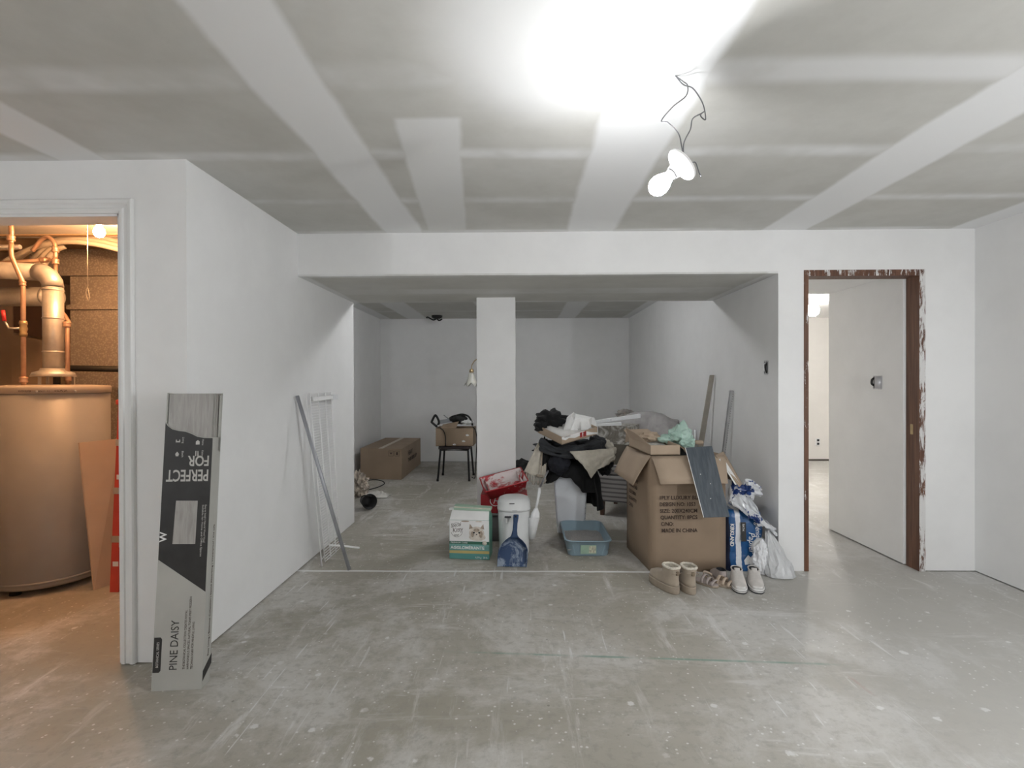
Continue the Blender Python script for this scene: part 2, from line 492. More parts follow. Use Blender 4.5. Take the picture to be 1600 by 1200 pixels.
struct(MB().box(XA + .12, 6.1, 8.492, 8.50, 0.0, 0.03).obj('baseboard_far_room', M_shoe_moulding))
# utility room shell
M_tan = plain('tan wall board', (0.46, 0.35, 0.25), 0.75, 0.08, 2.5)
M_joist = plain('spruce framing', (0.52, 0.37, 0.23), 0.7, 0.12, 5)
struct(MB().box(XFAR, XBL, 4.60, 4.64, 0, 2.5).obj('wall_utility_back', M_tan))
struct(MB().box(XFAR, XL - .12, YF + .12, 4.64, 2.52, 2.6).obj('ceiling', M_joist))
ut = bpy.data.objects['ceiling.003']
for y in (2.75, 3.16, 3.57, 3.98, 4.39):
    MB().box(XFAR, XL - .13, y, y + .04, 2.34, 2.52).obj('joist', M_joist, ut)

# moulded white casing round the utility doorway
d1 = bpy.data.objects.new('door_1', None); d1.location = (XD1, YF, 0); COL.objects.link(d1); struct(d1)
prof = [(0, 0.0), (0, .012), (.010, .017), (.020, .017), (.024, .011), (.040, .011), (.046, .018), (.060, .020), (.066, .014), (.066, 0)]
def casing_leg(b, x, z1, s):
    for z in (0.004,):
        pass
    ring0 = [(x + s * d, YF - t, 0.004) for d, t in prof]
    ring1 = [(x + s * d, YF - t, z1 + d) for d, t in prof]
    b.loft([ring0, ring1], smooth=False)
b = W(d1); casing_leg(b, XD1, ZD, 1); b.obj('casing_side', M_trim, d1)
b = W(d1); casing_leg(b, XD0, ZD, -1); b.obj('casing_side', M_trim, d1)
b = W(d1); b.loft([[(XD0 - d, YF - t, ZD + d) for d, t in prof], [(XD1 + d, YF - t, ZD + d) for d, t in prof]], smooth=False); b.obj('casing_head', M_trim, d1)
W(d1).box(XD1 - .012, XD1, YF - .002, YF + .125, 0.003, ZD).obj('jamb', M_trim, d1)
W(d1).box(XD0, XD0 + .012, YF - .002, YF + .125, 0.003, ZD).obj('jamb', M_trim, d1)
W(d1).box(XD0, XD1, YF - .002, YF + .125, ZD - .012, ZD).obj('head_jamb', M_trim, d1)

# brown door frame with paint smeared over its front edge
def frame_mat(name, amount):
    n = NT(name)
    g = n.add('ShaderNodeNewGeometry')
    sx = n.add('ShaderNodeSeparateXYZ'); n.link(g.outputs['True Normal'], sx.inputs[0])
    front = n.ramp(sx.outputs[1], -0.5, -0.8)
    grain = n.noise(1.0, 5, 0.6, n.mapping((60, 60, 3)))
    wood = n.mix(n.ramp(grain, 0.3, 0.7), (0.085, 0.034, 0.018), (0.17, 0.075, 0.04))
    p = n.noise(1.0, 6, 0.75, n.mapping((30, 30, 5), (0, 0, 0), (2, 0, amount)), 0.5)
    p = n.math('MULTIPLY', n.ramp(p, 0.66 - amount * 0.34, 0.70 - amount * 0.28), front)
    p2 = n.math('MULTIPLY', n.ramp(n.noise(9, 5, 0.7), 0.68, 0.74), 0.5)
    col = n.mix(n.math('MAXIMUM', p, p2), wood, (0.72, 0.71, 0.70))
    return n.out(col, 0.5)
d2 = bpy.data.objects.new('door_2', None); d2.location = (XK, Y0, 0); COL.objects.link(d2); struct(d2)
W(d2).box(XK, XK + .030, Y0 - .006, Y0 + .115, 0, ZK).obj('jamb', frame_mat('brown frame left', 0.22), d2, bevel=.002)
W(d2).box(XLn - .042, XLn, Y0 - .006, Y0 + .115, 0, ZK).obj('jamb', frame_mat('brown frame right', 0.62), d2, bevel=.002)
W(d2).box(XK + .030, XLn - .042, Y0 - .006, Y0 + .115, ZK - .042, ZK).obj('head_jamb', frame_mat('brown frame head', 0.38), d2, bevel=.002)
W(d2).box(XLn - .0435, XLn - .042, Y0 + .05, Y0 + .075, 0.93, 1.0).obj('strike_plate', M_brass, d2)

# ------------------------------------------------------------------ lamps
M_glow = emit('lit bulb glass', (0.965, 0.98, 1.0), BULB_STRENGTH)
M_warm = emit('lit warm bulb glass', (1.0, 0.50, 0.21), WARM_STRENGTH)
M_globe = emit('lit globe glass', (1.0, 0.95, 0.88), HALL_STRENGTH)
M_porc = plain('white porcelain', (0.82, 0.82, 0.81), 0.25, 0.02, 5)
M_cable = plain('grey wire sheath', (0.16, 0.16, 0.165), 0.5, 0.1, 10)

pend = thing('pendant_bulb', 'bare lit bulb in white porcelain holder dangling on two grey wires from ceiling', 'lamp', (0.527, 1.757, H))
n_ = Vector((-.741, .03, -.66)).normalized()
dc = Vector((0.520, 1.660, 1.995))      # lamp holder disc centre
W(pend).lathe([(0, -.008), (.030, -.008), (.056, -.002), (.0575, .003), (.054, .008), (.034, .013), (.024, .018), (.022, .040), (.019, .042), (0, .042)], 32, dc, n_).obj('lamp_holder', M_porc, pend)
W(pend).lathe([(0, .042), (.014, .042), (.016, .056), (.020, .066), (.0275, .080), (.031, .096), (.029, .112), (.021, .124), (.010, .131), (0, .132)], 28, dc, n_).obj('bulb', M_glow, pend)
def smooth_path(pts, n=8):
    P = [Vector(p) for p in pts]
    out = []
    for i in range(len(P) - 1):
        p0 = P[max(i - 1, 0)]; p1 = P[i]; p2 = P[i + 1]; p3 = P[min(i + 2, len(P) - 1)]
        for k in range(n):
            t = k / n
            out.append(0.5 * ((2 * p1) + (p2 - p0) * t + (2 * p0 - 5 * p1 + 4 * p2 - p3) * t * t + (3 * p1 - p0 - 3 * p2 + p3) * t ** 3))
    out.append(P[-1])
    return out
hole = (0.527, 1.757, H)
tail = dc - n_ * .008
wa = [hole, (0.548, 1.74, 2.305), (0.556, 1.72, 2.28), (0.545, 1.70, 2.235), (0.500, 1.69, 2.195), (0.462, 1.69, 2.150), (0.480, 1.68, 2.138), (0.512, 1.675, 2.10), (0.522, 1.672, 2.055), tail]
wb = [hole, (0.552, 1.75, 2.30), (0.578, 1.73, 2.275), (0.606, 1.72, 2.22), (0.612, 1.71, 2.165), (0.600, 1.70, 2.160), (0.592, 1.70, 2.172), (0.606, 1.70, 2.184), (0.592, 1.69, 2.172), (0.560, 1.68, 2.150), (0.552, 1.68, 2.115), (0.528, 1.672, 2.065), tail]
W(pend).tube(smooth_path(wa), .0022, 6).obj('wire', M_cable, pend)
W(pend).tube(smooth_path(wb), .0022, 6).obj('wire', M_cable, pend)
W(pend).tube(smooth_path([tail, tail + Vector((.02, 0, -.002)), tail + Vector((.036, .002, .0)), tail + Vector((.046, 0, -.03)), tail + Vector((.05, -.01, -.05))]), .002, 6).obj('wire_tail', M_cable, pend)

pb_ = thing('pendant_bulb', 'added fill bulb at the back room ceiling, unseen behind the beam', 'lamp', (-0.15, 5.12, H))  # lamp added behind the beam to brighten the back room
W(pb_).lathe([(0, 0), (.0575, .0), (.034, .013), (.022, .040), (0, .042)], 24, (-.15, 5.12, H), (0, 0, -1)).obj('lamp_holder', M_porc, pb_)
W(pb_).lathe([(0, .042), (.014, .042), (.020, .066), (.0275, .080), (.031, .096), (.029, .112), (.010, .131), (0, .132)], 24, (-.15, 5.12, H), (0, 0, -1)).obj('bulb', emit('added back fill bulb glow', (0.965, 0.98, 1.0), BACK_FILL_STRENGTH), pb_)
# two bulbs added out of view to fill the main room with light
for lx, ly, st_, lab in ((2.35, 0.5, REAR_FILL_STRENGTH, 'added fill bulb beside the camera on the right, out of view'), (-3.1, -0.5, REAR_FILL_STRENGTH * .6, 'added fill bulb behind the camera on the left, out of view')):
    pb_ = thing('pendant_bulb', lab, 'lamp', (lx, ly, H))
    W(pb_).lathe([(0, -.008), (.030, -.008), (.0575, .003), (.034, .013), (.024, .018), (.022, .040), (0, .042)], 24, (lx, ly, 1.50), (0, 0, -1)).obj('lamp_holder', M_porc, pb_)
    W(pb_).lathe([(0, .042), (.014, .042), (.020, .066), (.0275, .080), (.031, .096), (.029, .112), (.010, .131), (0, .132)], 24, (lx, ly, 1.50), (0, 0, -1)).obj('bulb', emit('added rear fill bulb glow', (0.965, 0.98, 1.0), st_), pb_)
    W(pb_).tube([(lx, ly, H), (lx + .01, ly, 2.0), (lx, ly, 1.50)], .0022, 6).obj('wire', M_cable, pb_)

W(pend).lathe([(.0145, .0405), (.0195, .0405), (.0195, .0475), (.0165, .0475)], 24, dc, n_).obj('socket_gap', M_rubber, pend)
ub = thing('pull_chain_bulb', 'warm glowing bare bulb with hanging pull string in utility room', 'lamp', (-2.62, 3.18, 2.34))
W(ub).lathe([(0, 0), (.05, 0), (.05, -.012), (.03, -.03), (.022, -.05), (0, -.05)], 24, (-2.62, 3.18, 2.34)).obj('lamp_holder', M_porc, ub)
W(ub).lathe([(0, -.05), (.014, -.05), (.018, -.065), (.0275, -.080), (.031, -.096), (.029, -.112), (.018, -.126), (0, -.132)], 24, (-2.62, 3.18, 2.34)).obj('bulb', M_warm, ub)
W(ub).tube([(-2.66, 3.14, 2.32), (-2.662, 3.14, 2.05), (-2.66, 3.14, 1.90)], .0025, 5).obj('pull_string', M_cream, ub)
W(ub).tube(smooth_path([(-2.66, 3.14, 1.90), (-2.672, 3.14, 1.86), (-2.66, 3.14, 1.815), (-2.65, 3.14, 1.83), (-2.66, 3.14, 1.89)]), .002, 5).obj('string_loop', M_cream, ub)

hg = thing('ceiling_globe_light', 'lit round ceiling globe in the room beyond the brown doorway', 'lamp', (3.651, 6.5, 2.335))
W(hg).lathe([(0, 0), (.075, 0), (.075, -.018), (.045, -.04), (.04, -.075), (0, -.075)], 24, (3.651, 6.5, 2.335)).obj('lamp_base', M_porc, hg)
W(hg).lathe([(0, -.075), (.035, -.075), (.060, -.10), (.075, -.145), (.066, -.19), (.035, -.217), (0, -.225)], 24, (3.651, 6.5, 2.335)).obj('globe', M_globe, hg)

# ------------------------------------------------------------------ electrical boxes
def elec_box(name, label, cat, x, y, z, w, h, wire):
    """metal box in a wall whose face looks towards -x at x"""
    t = thing(name, label, cat, (x, y, z))
    b = W(t)
    b.box(x - .004, x, y - w / 2 - .006, y - w / 2, z - h / 2, z + h / 2).box(x - .004, x, y + w / 2, y + w / 2 + .006, z - h / 2, z + h / 2)
    b.box(x - .004, x, y - w / 2, y + w / 2, z + h / 2 - .004, z + h / 2 + .004).box(x - .004, x, y - w / 2, y + w / 2, z - h / 2 - .004, z - h / 2 + .004)
    b.obj('rim', M_steel, t)
    W(t).box(x - .002, x - .0005, y - w / 2, y + w / 2, z - h / 2, z + h / 2).obj('recess', plain('dull box inside', (.13, .13, .135), .6, .2, 20), t)
    for s in (-1, 1):
        W(t).box(x - .006, x - .002, y - .008, y + .008, z + s * h / 2 - .012 * s - .008, z + s * h / 2 - .012 * s + .008).obj('mounting_ear', M_steel, t)
    for pts, r, mm in wire:
        W(t).tube(smooth_path([Vector((x, y, z)) + Vector(p) for p in pts]), r, 6).obj('wire', mm, t)
    return t
elec_box('switch_box', 'open metal switch box with stray wires in the alcove side wall', 'switch', XA, 3.735, 1.40, .05, .095,
         [([(-.003, .01, .03), (-.02, .0, .02), (-.018, -.005, -.02), (-.006, .012, -.026)], .005, M_whitepl), ([(-.003, -.01, .03), (-.014, -.012, .0), (-.004, -.01, -.04)], .004, M_rubber)])
t = elec_box('junction_box', 'open metal box with folded wires in the wall behind the brown frame', 'junction box', 2.70, 3.943, 1.29, .085, .10,
         [([(-.003, .03, .035), (-.02, .033, .02), (-.022, .032, -.01), (-.004, .03, -.025)], .008, M_rubber)])
W(t).tube([(2.696, 3.926, 1.243), (2.696, 3.926, 1.337)], .026, 20).obj('metal_can', plain('bright grey metal', (.5, .5, .52), .35, .1, 12, metal=.4), t)
t = thing('wall_outlet', 'small grey outlet low on the wall of the far lit room', 'outlet', (4.85, 8.49, .31))
W(t).box(4.815, 4.885, 8.484, 8.50, .25, .37).obj('plate', M_whitepl, t, bevel=.003)
for dz in (-.028, .028):
    W(t).box(4.832, 4.868, 8.481, 8.486, .31 + dz - .018, .31 + dz + .018).obj('socket', M_charcoal, t)

t = thing('ceiling_socket', 'black ceiling box with short loose wires in the dim back room', 'socket', (-1.285, 7.98, H))
W(t).lathe([(0, 0), (.085, 0), (.085, -.03), (.05, -.05), (0, -.05)], 8, (-1.285, 7.98, H)).obj('box', M_rubber, t)
W(t).tube(smooth_path([(-1.285, 7.98, H - .045), (-1.34, 7.96, H - .07), (-1.42, 7.94, H - .03), (-1.44, 7.94, H - .045)]), .012, 6).obj('wire', M_rubber, t)
W(t).tube(smooth_path([(-1.285, 7.98, H - .045), (-1.25, 7.96, H - .08), (-1.20, 7.94, H - .06)]), .012, 6).obj('wire', M_rubber, t)

ch = thing('chandelier', 'brass chandelier with frilled glass shade peeking out left of the white pillar', 'chandelier', (-0.295, 6.0, H))
M_shade = plain('frosted amber glass', (0.60, 0.59, 0.53), 0.35, 0.1, 10, Transmission_Weight=0.35)
W(ch).lathe([(0, 0), (.06, 0), (.05, -.03), (0, -.035)], 20, (-.295, 6, H)).obj('canopy', M_brass, ch)
W(ch).tube([(-.295, 6, H - .03), (-.295, 6, 1.62)], .006, 6).obj('chain', M_brass, ch)
W(ch).lathe([(0, 1.62), (.015, 1.61), (.03, 1.56), (.018, 1.50), (.035, 1.45), (.012, 1.40), (0, 1.39)], 16, (-.295, 6, 0)).obj('column', M_brass, ch)
for k in range(3):
    a = PI + 2 * PI * k / 3
    d = Vector((math.cos(a), math.sin(a), 0)); c = Vector((-.295, 6, 0))
    P = [c + d * r + Vector((0, 0, z)) for r, z in ((.02, 1.47), (.08, 1.50), (.15, 1.57), (.22, 1.56), (.265, 1.50), (.27, 1.45))]
    W(ch).tube(smooth_path(P), .006, 6).obj('arm', M_brass, ch)
    o_ = c + d * .27
    fit = W(ch).lathe([(0, 1.455), (.02, 1.455), (.028, 1.43), (.02, 1.40), (0, 1.40)], 14, o_).obj('shade_fitter', M_brass, ch)
    rings = []
    for r, z in ((.022, 1.41), (.034, 1.385), (.045, 1.34), (.058, 1.30), (.082, 1.272)):
        rings.append([(o_.x + (r * (1 + (.10 if r > .05 else 0) * math.cos(6 * q))) * math.cos(q), o_.y + (r * (1 + (.10 if r > .05 else 0) * math.cos(6 * q))) * math.sin(q), z - (.022 * math.cos(6 * q) if r > .07 else (.008 * math.cos(6 * q) if r > .05 else 0))) for q in [2 * PI * i / 36 for i in range(36)]])
    W(ch).loft(rings, False, False).obj('lamp_shade', M_shade, ch, solid=.003)

# ------------------------------------------------------------------ utility room
M_tank = plain('taupe enamel', (0.32, 0.32, 0.325), 0.42, 0.05, 3)
M_galv = NT('galvanised speckle')
_v = M_galv.voro(70); _n = M_galv.noise(40, 3)
M_galv = M_galv.out(M_galv.mix(M_galv.ramp(M_galv.math('ADD', _v, M_galv.math('MULTIPLY', _n, .5)), .35, .9), (0.50, 0.46, 0.41), (0.33, 0.30, 0.27)), 0.5, 0.35)
M_flue = plain('galvanised flue pipe', (0.58, 0.57, 0.55), 0.42, 0.10, 14, metal=0.6)

wh = thing('water_heater', 'big round taupe water heater tank seen through the left doorway', 'water heater', (-3.11, 3.37, 0))
for k in range(3):
    a = 2 * PI * k / 3 + .5
    W(wh).lathe([(0, 0), (.03, 0), (.024, .045), (0, .045)], 10, (-3.11 + .24 * math.cos(a), 3.37 + .24 * math.sin(a), 0)).obj('leg', M_rubber, wh)
W(wh).lathe([(0, .04), (.303, .04), (.310, .055), (.315, .075), (.315, 1.245), (0, 1.245)], 72, (-3.11, 3.37, 0)).obj('tank', M_tank, wh)
W(wh).lathe([(.314, .07), (.319, .07), (.319, .085), (.314, .085)], 72, (-3.11, 3.37, 0)).obj('bottom_seam', M_tank, wh)
W(wh).lathe([(.313, 1.238), (.321, 1.238), (.322, 1.275), (.317, 1.285), (.20, 1.292), (0, 1.296)], 72, (-3.11, 3.37, 0)).obj('top_rim', plain('pale taupe rim', (0.46, 0.41, 0.36), 0.4, 0.05, 5), wh)
for a in (-1.02, -0.45):
    p = (-3.11 + .322 * math.cos(a), 3.37 + .322 * math.sin(a), 1.252)
    W(wh).lathe([(0, 0), (.008, 0), (.006, .005), (0, .006)], 10, p, (math.cos(a), math.sin(a), 0)).obj('screw', M_steel, wh)
# lettering around the rim, one small word group per facet
for k, w_ in enumerate(('WATER HEATER', 'CAN 1 . 11', 'GAZ')):
    a = -1.20 + k * .26
    n1 = Vector((math.cos(a), math.sin(a), 0)); xd = Vector((-math.sin(a), math.cos(a), 0))
    p = Vector((-3.11, 3.37, 1.249)) + n1 * .3235 - xd * .03
    text(w_, .017, p, xd, (0, 0, 1), M_ink, wh, off=wh.location, width=.062)
# draft hood on short legs
W(wh).lathe([(.105, 1.345), (.118, 1.345), (.108, 1.372), (.072, 1.385), (.066, 1.40), (.056, 1.40), (.060, 1.375)], 32, (-3.06, 3.34, 0)).obj('draft_hood', M_flue, wh)
for k in range(3):
    a = -PI / 2 + 2 * PI * k / 3
    W(wh).box(-3.06 + .10 * math.cos(a) - .008, -3.06 + .10 * math.cos(a) + .008, 3.34 + .10 * math.sin(a) - .004, 3.34 + .10 * math.sin(a) + .004, 1.29, 1.352).obj('hood_leg', M_flue, wh)

fl = thing('flue_pipe', 'fat galvanised vent pipe rising from the tank and bending left', 'pipe', (-3.06, 3.34, 1.38))
W(fl).tube([(-3.06, 3.34, 1.39), (-3.06, 3.34, 1.93)], .055, 28).obj('pipe', M_flue, fl)
el = [(-3.06 - .10 * (1 - math.cos(t)), 3.34, 1.93 + .10 * math.sin(t)) for t in [PI / 2 * i / 4 for i in range(5)]]
W(fl).tube(el, .057, 28).obj('elbow', M_flue, fl)
W(fl).tube([(-3.16, 3.34, 2.03), (-4.2, 3.40, 2.10)], .055, 28).obj('pipe', M_flue, fl)
for z in (1.50, 1.72, 1.905):
    W(fl).lathe([(.054, z), (.0585, z + .004), (.0585, z + .010), (.054, z + .014)], 28, (-3.06, 3.34, 0)).obj('seam_ring', M_flue, fl)

def fitting(t, p, r=.020, h=.035, m=M_copper, ax=(0, 0, 1)):
    W(t).lathe([(0, -h / 2), (r, -h / 2), (r * 1.12, -h * .3), (r, -h * .1), (r, h * .1), (r * 1.12, h * .3), (r, h / 2), (0, h / 2)], 14, p, ax).obj('fitting', m, t)
c1 = thing('copper_pipe', 'copper pipe with red lever valve left of the fat vent pipe', 'pipe', (-3.10, 3.19, 1.29))
yq = 3.15
W(c1).tube([(-3.075, yq, 1.29), (-3.075, yq, 1.90), (-3.08, yq, 1.935), (-3.145, yq, 2.085), (-3.148, yq, 2.12), (-3.148, yq, 2.17)] , .013, 12).obj('pipe', M_copper, c1)
W(c1).tube(smooth_path([(-3.148, yq, 2.17), (-3.146, yq, 2.26), (-3.17, yq, 2.33), (-3.24, yq, 2.36), (-3.36, yq, 2.34)]), .013, 12).obj('pipe_bend', M_copper, c1)
for z in (1.325, 2.20): fitting(c1, (-3.075 if z < 2 else -3.148, yq, z))
fitting(c1, (-3.078, yq, 1.92), .0165, .03)
vb = W(c1).lathe([(0, -.05), (.017, -.05), (.021, -.035), (.021, -.028), (.017, -.02), (.022, 0), (.017, .02), (.021, .028), (.021, .035), (.017, .05), (0, .05)], 16, (-3.075, yq, 1.64)).obj('valve_body', M_brass, c1)
hd = W(c1).tube([(-3.08, yq - .02, 1.64), (-3.135, yq - .03, 1.64), (-3.15, yq - .03, 1.665), (-3.165, yq - .03, 1.69)], .006, 8).obj('valve_lever', M_steel, vb)
W(c1).tube([(-3.163, yq - .03, 1.685), (-3.172, yq - .03, 1.75)], [.010, .011], 10).obj('lever_grip', M_red, vb)
c2 = thing('copper_pipe', 'copper pipe right of the fat vent pipe with elbow bend and high arch', 'pipe', (-2.96, 3.35, 1.29))
W(c2).tube([(-2.985, 3.36, 1.29), (-2.985, 3.36, 1.68), (-2.99, 3.38, 1.70), (-3.06, 3.43, 1.75), (-3.10, 3.43, 1.80), (-3.125, 3.43, 1.9), (-3.125, 3.43, 2.20)], .013, 12).obj('pipe', M_copper, c2)
W(c2).tube(smooth_path([(-3.125, 3.43, 2.15), (-3.124, 3.43, 2.20), (-3.135, 3.43, 2.25), (-3.175, 3.43, 2.285), (-3.23, 3.44, 2.27), (-3.30, 3.45, 2.20)]), .013, 12).obj('pipe_bend', M_copper, c2)
fitting(c2, (-2.985, 3.36, 1.335)); fitting(c2, (-2.987, 3.36, 1.69)); fitting(c2, (-3.125, 3.43, 2.12)); fitting(c2, (-3.125, 3.43, 2.20))
c3 = thing('copper_pipe', 'horizontal copper pipe crossing behind the arched pipes near the ceiling', 'pipe', (-3.4, 3.45, 2.10))
W(c3).tube([(-3.20, 3.47, 2.145), (-3.9, 3.47, 2.10)], .013, 10).obj('pipe', M_copper, c3)
fitting(c3, (-3.24, 3.47, 2.142), .018, .04, M_copper, (1, 0, .06))
c4 = thing('white_pipe', 'short horizontal pipe stub above the copper pipes at the left photo edge', 'pipe', (-3.3, 3.25, 2.17))
W(c4).tube([(-3.16, 3.22, 2.165), (-3.6, 3.22, 2.165)], .014, 10).obj('pipe', M_steel, c4)

# flexible tubes arching near the joists
M_pex = plain('beige flexible tube', (0.50, 0.45, 0.38), 0.5, 0.05, 6)
for i in range(4):
    dz = i * .032; dy = i * .05
    P = smooth_path([(-3.75 + .02 * i, 3.55 + dy, 1.98 + dz * 1.6), (-3.62, 3.55 + dy, 2.13 + dz), (-3.42, 3.55 + dy, 2.235 + dz), (-3.18, 3.55 + dy, 2.285 + dz), (-2.98, 3.57 + dy, 2.275 + dz), (-2.80, 3.60 + dy, 2.235 + dz)])
    o = MB(off=(-3.3, 3.6, 2.2)).tube(P, .017, 10).obj('flexible_tube', M_pex); o.location = (-3.3, 3.6, 2.2)
    tag(o, ('lowest', 'second lowest', 'second highest', 'topmost')[i] + ' of four beige tubes arching below the utility room joists', 'tube', 'arched beige tubes below the joists')
for i in range(3):
    P = smooth_path([(-3.50 + .055 * i, 3.60, 2.06), (-3.45 + .05 * i, 3.60, 2.16), (-3.37 + .045 * i, 3.60, 2.24), (-3.30 + .035 * i, 3.62, 2.275)])
    o = MB(off=(-3.35, 3.6, 2.2)).tube(P, .019, 10).obj('flexible_tube', M_pex); o.location = (-3.35, 3.6, 2.2)
    tag(o, ('leftmost', 'middle', 'rightmost')[i] + ' short beige tube in the fan of three by the copper arch', 'tube', 'fan of short beige tubes')

dk = thing('air_duct', 'speckled sheet metal duct trunk along top of utility room', 'duct', (-3.0, 4.1, 2.13))
W(dk).box(-3.78, -2.30, 3.92, 4.45, 2.145, 2.335).obj('trunk', M_galv, dk, bevel=.004)
W(dk).box(-3.79, -2.29, 3.91, 4.46, 2.128, 2.147).obj('flange', M_galv, dk)
dv = thing('furnace_plenum', 'tall speckled metal plenum standing behind the water heater', 'furnace', (-3.0, 4.2, 0))
W(dv).box(-3.47, -2.35, 3.93, 4.45, 0, 1.87).obj('lower_box', M_galv, dv, bevel=.004)
W(dv).box(-3.485, -2.335, 3.915, 4.465, 1.87, 1.905).obj('flange', M_galv, dv)
W(dv).box(-3.47, -2.35, 3.93, 4.45, 1.905, 2.128).obj('upper_box', M_galv, dv, bevel=.004)
rd = thing('round_duct', 'horizontal round metal duct passing behind the vent pipe', 'duct', (-3.8, 3.78, 1.96))
W(rd).tube([(-4.5, 3.78, 1.945), (-3.43, 3.78, 1.945)], .07, 24).obj('pipe', M_flue, rd)
W(rd).lathe([(.069, 0), (.074, .006), (.074, .016), (.069, .022)], 24, (-3.52, 3.78, 1.945), (1, 0, 0)).obj('seam_ring', M_flue, rd)
W(rd).box(-3.60, -3.585, 3.84, 3.86, 2.0, 2.14).obj('hanger_strap', M_steel, rd)
gp = thing('gas_pipe', 'black gas pipe behind the top of the tank', 'pipe', (-3.4, 3.75, 1.3))
W(gp).tube([(-3.44, 3.78, 1.20), (-3.44, 3.78, 1.36), (-3.425, 3.78, 1.40), (-3.39, 3.78, 1.415), (-2.95, 3.80, 1.405), (-2.95, 3.91, 1.405)], .022, 12).obj('pipe', M_rubber, gp)
W(gp).tube([(-3.44, 3.78, 0.0), (-3.44, 3.78, 1.20)], .02, 10).obj('riser', M_rubber, gp)
wp = thing('white_pipe', 'white vertical pipe at the right edge of the utility doorway', 'pipe', (-2.83, 3.86, 0.4))
W(wp).tube([(-2.83, 3.86, 0), (-2.83, 3.86, 1.54)], .028, 14).obj('pipe', M_cream, wp)
W(wp).lathe([(0, 0), (.034, 0), (.034, .02), (0, .022)], 14, (-2.83, 3.86, 1.54)).obj('cap', M_cream, wp)
# slanting board and a flat dark strip above it on the back wall
bb = thing('wall_panel', 'plain tan board fixed on the utility back wall left of the vent pipe', 'panel', (-4.0, 4.58, .9))
W(bb).hexa([(-4.55, 4.55, .3), (-3.62, 4.55, .3), (-3.62, 4.60, .3), (-4.55, 4.60, .3)], [(-4.55, 4.55, 1.74), (-3.62, 4.55, 1.56), (-3.62, 4.60, 1.56), (-4.55, 4.60, 1.74)]).obj('board', M_tan, bb)
W(bb).hexa([(-4.55, 4.57, 1.76), (-3.62, 4.57, 1.58), (-3.62, 4.595, 1.58), (-4.55, 4.595, 1.76)], [(-4.55, 4.57, 2.1), (-3.62, 4.57, 1.9), (-3.62, 4.595, 1.9), (-4.55, 4.595, 2.1)]).obj('dark_strip', plain('dark brown strip', (.12, .07, .045), .8, .1, 4), bb)

sb = thing('board_offcut', 'tapered tan drywall offcut leaning against the water heater', 'board', (-2.68, 3.25, 0))
W(sb).slab([(-2.69, 3.20, 0), (-2.645, 3.36, 0), (-2.635, 3.345, .938), (-2.766, 3.185, .929)], .012).obj('sheet', plain('tan board face', (0.62, 0.47, 0.35), 0.75, 0.04, 6), sb)
W(sb).box(-2.7285, -2.7255, 3.203, 3.209, .40, .412).obj('edge_nick', M_whitepaper, sb)

ld = thing('red_step_ladder', 'red fibreglass step ladder folded against the wall beside the tan offcut', 'ladder', (-2.35, 3.2, 0))
M_redf = plain('red fibreglass', (0.62, 0.07, 0.05), 0.45, 0.08, 9)
for x0, x1, s in ((-2.56, -2.515, 1), (-2.13, -2.165, -1)):
    W(ld).hexa([(x0 - .0, 3.17, 0), (x0 + s * .055, 3.17, 0), (x0 + s * .055, 3.20, 0), (x0, 3.20, 0)], [(x1, 3.19, 1.165), (x1 + s * .05, 3.19, 1.165), (x1 + s * .05, 3.22, 1.165), (x1, 3.22, 1.165)]).obj('rail', M_redf, ld)
for k, z in enumerate((.28, .58, .88)):
    xa_ = -2.56 + .045 * z / 1.165 + .05; xb_ = -2.13 - .035 * z / 1.165 - .05
    W(ld).box(xa_, xb_, 3.165 + .017 * z, 3.245 + .017 * z, z, z + .05).obj('tread', M_steel, ld)
    W(ld).box(xa_ - .05, xa_, 3.166 + .017 * z, 3.170 + .017 * z, z + .03, z + .07).obj('bracket', M_steel, ld)
W(ld).box(-2.52, -2.16, 3.17, 3.28, 1.165, 1.20).obj('top_cap', M_redf, ld, bevel=.01)
for z, hh in ((.16, .03), (.70, .03), (1.03, .04)):
    x_ = -2.56 + .045 * z / 1.165
    W(ld).box(x_ + .012, x_ + .048, 3.1695 + .017 * z, 3.172 + .017 * z, z, z + hh).obj('sticker', M_whitepaper, ld)

# ------------------------------------------------------------------ flooring carton
fb = thing('flooring_carton', 'long grey and black carton of floor planks leaning upright on the wall corner', 'carton', (-1.46, 2.2, 0))
BL = Vector((-1.562, 2.150, 0.0)); BR = Vector((-1.358, 2.168, 0.0))
TL = Vector((-1.545, 2.235, 1.258)); TR = Vector((-1.341, 2.253, 1.258))
ex = (BR - BL).normalized(); ey = (TL - BL).normalized(); en = ex.cross(ey).normalized()   # en faces the camera
FW, FL_ = (BR - BL).length, (TL - BL).length
DEP = .066
def FP(u, v, d=0.0):
    return BL + ex * u + ey * v + en * d
def fpoly(outline, d0, d1, name, mat, parent=fb):
    b = W(fb)
    a = [b.v(FP(u, v, d0)) for u, v in outline]; c = [b.v(FP(u, v, d1)) for u, v in outline]
    b.face(a); b.face(c)
    for i in range(len(a)):
        b.face([a[i], a[(i + 1) % len(a)], c[(i + 1) % len(c)], c[i]])
    return b.obj(name, mat, parent)
tear = [(0, 1.135), (.012, 1.118), (.03, 1.105), (.055, 1.098), (.085, 1.094), (.11, 1.085), (.135, 1.072), (.165, 1.066), (FW - .004, 1.065)]
fpoly([(0, 0), (FW, 0)] + [(FW, 1.065)] + tear[::-1][1:], -DEP, 0, 'carton_body', M_lamin)
fpoly([(0, 1.13), (FW, 1.06), (FW, FL_), (0, FL_)], -DEP, -DEP + .003, 'carton_back', M_lamin)
fpoly([(0, 1.13), (.004, 1.12), (.004, FL_ - .002), (0, FL_)], -DEP, -.002, 'carton_edge', M_lamin)
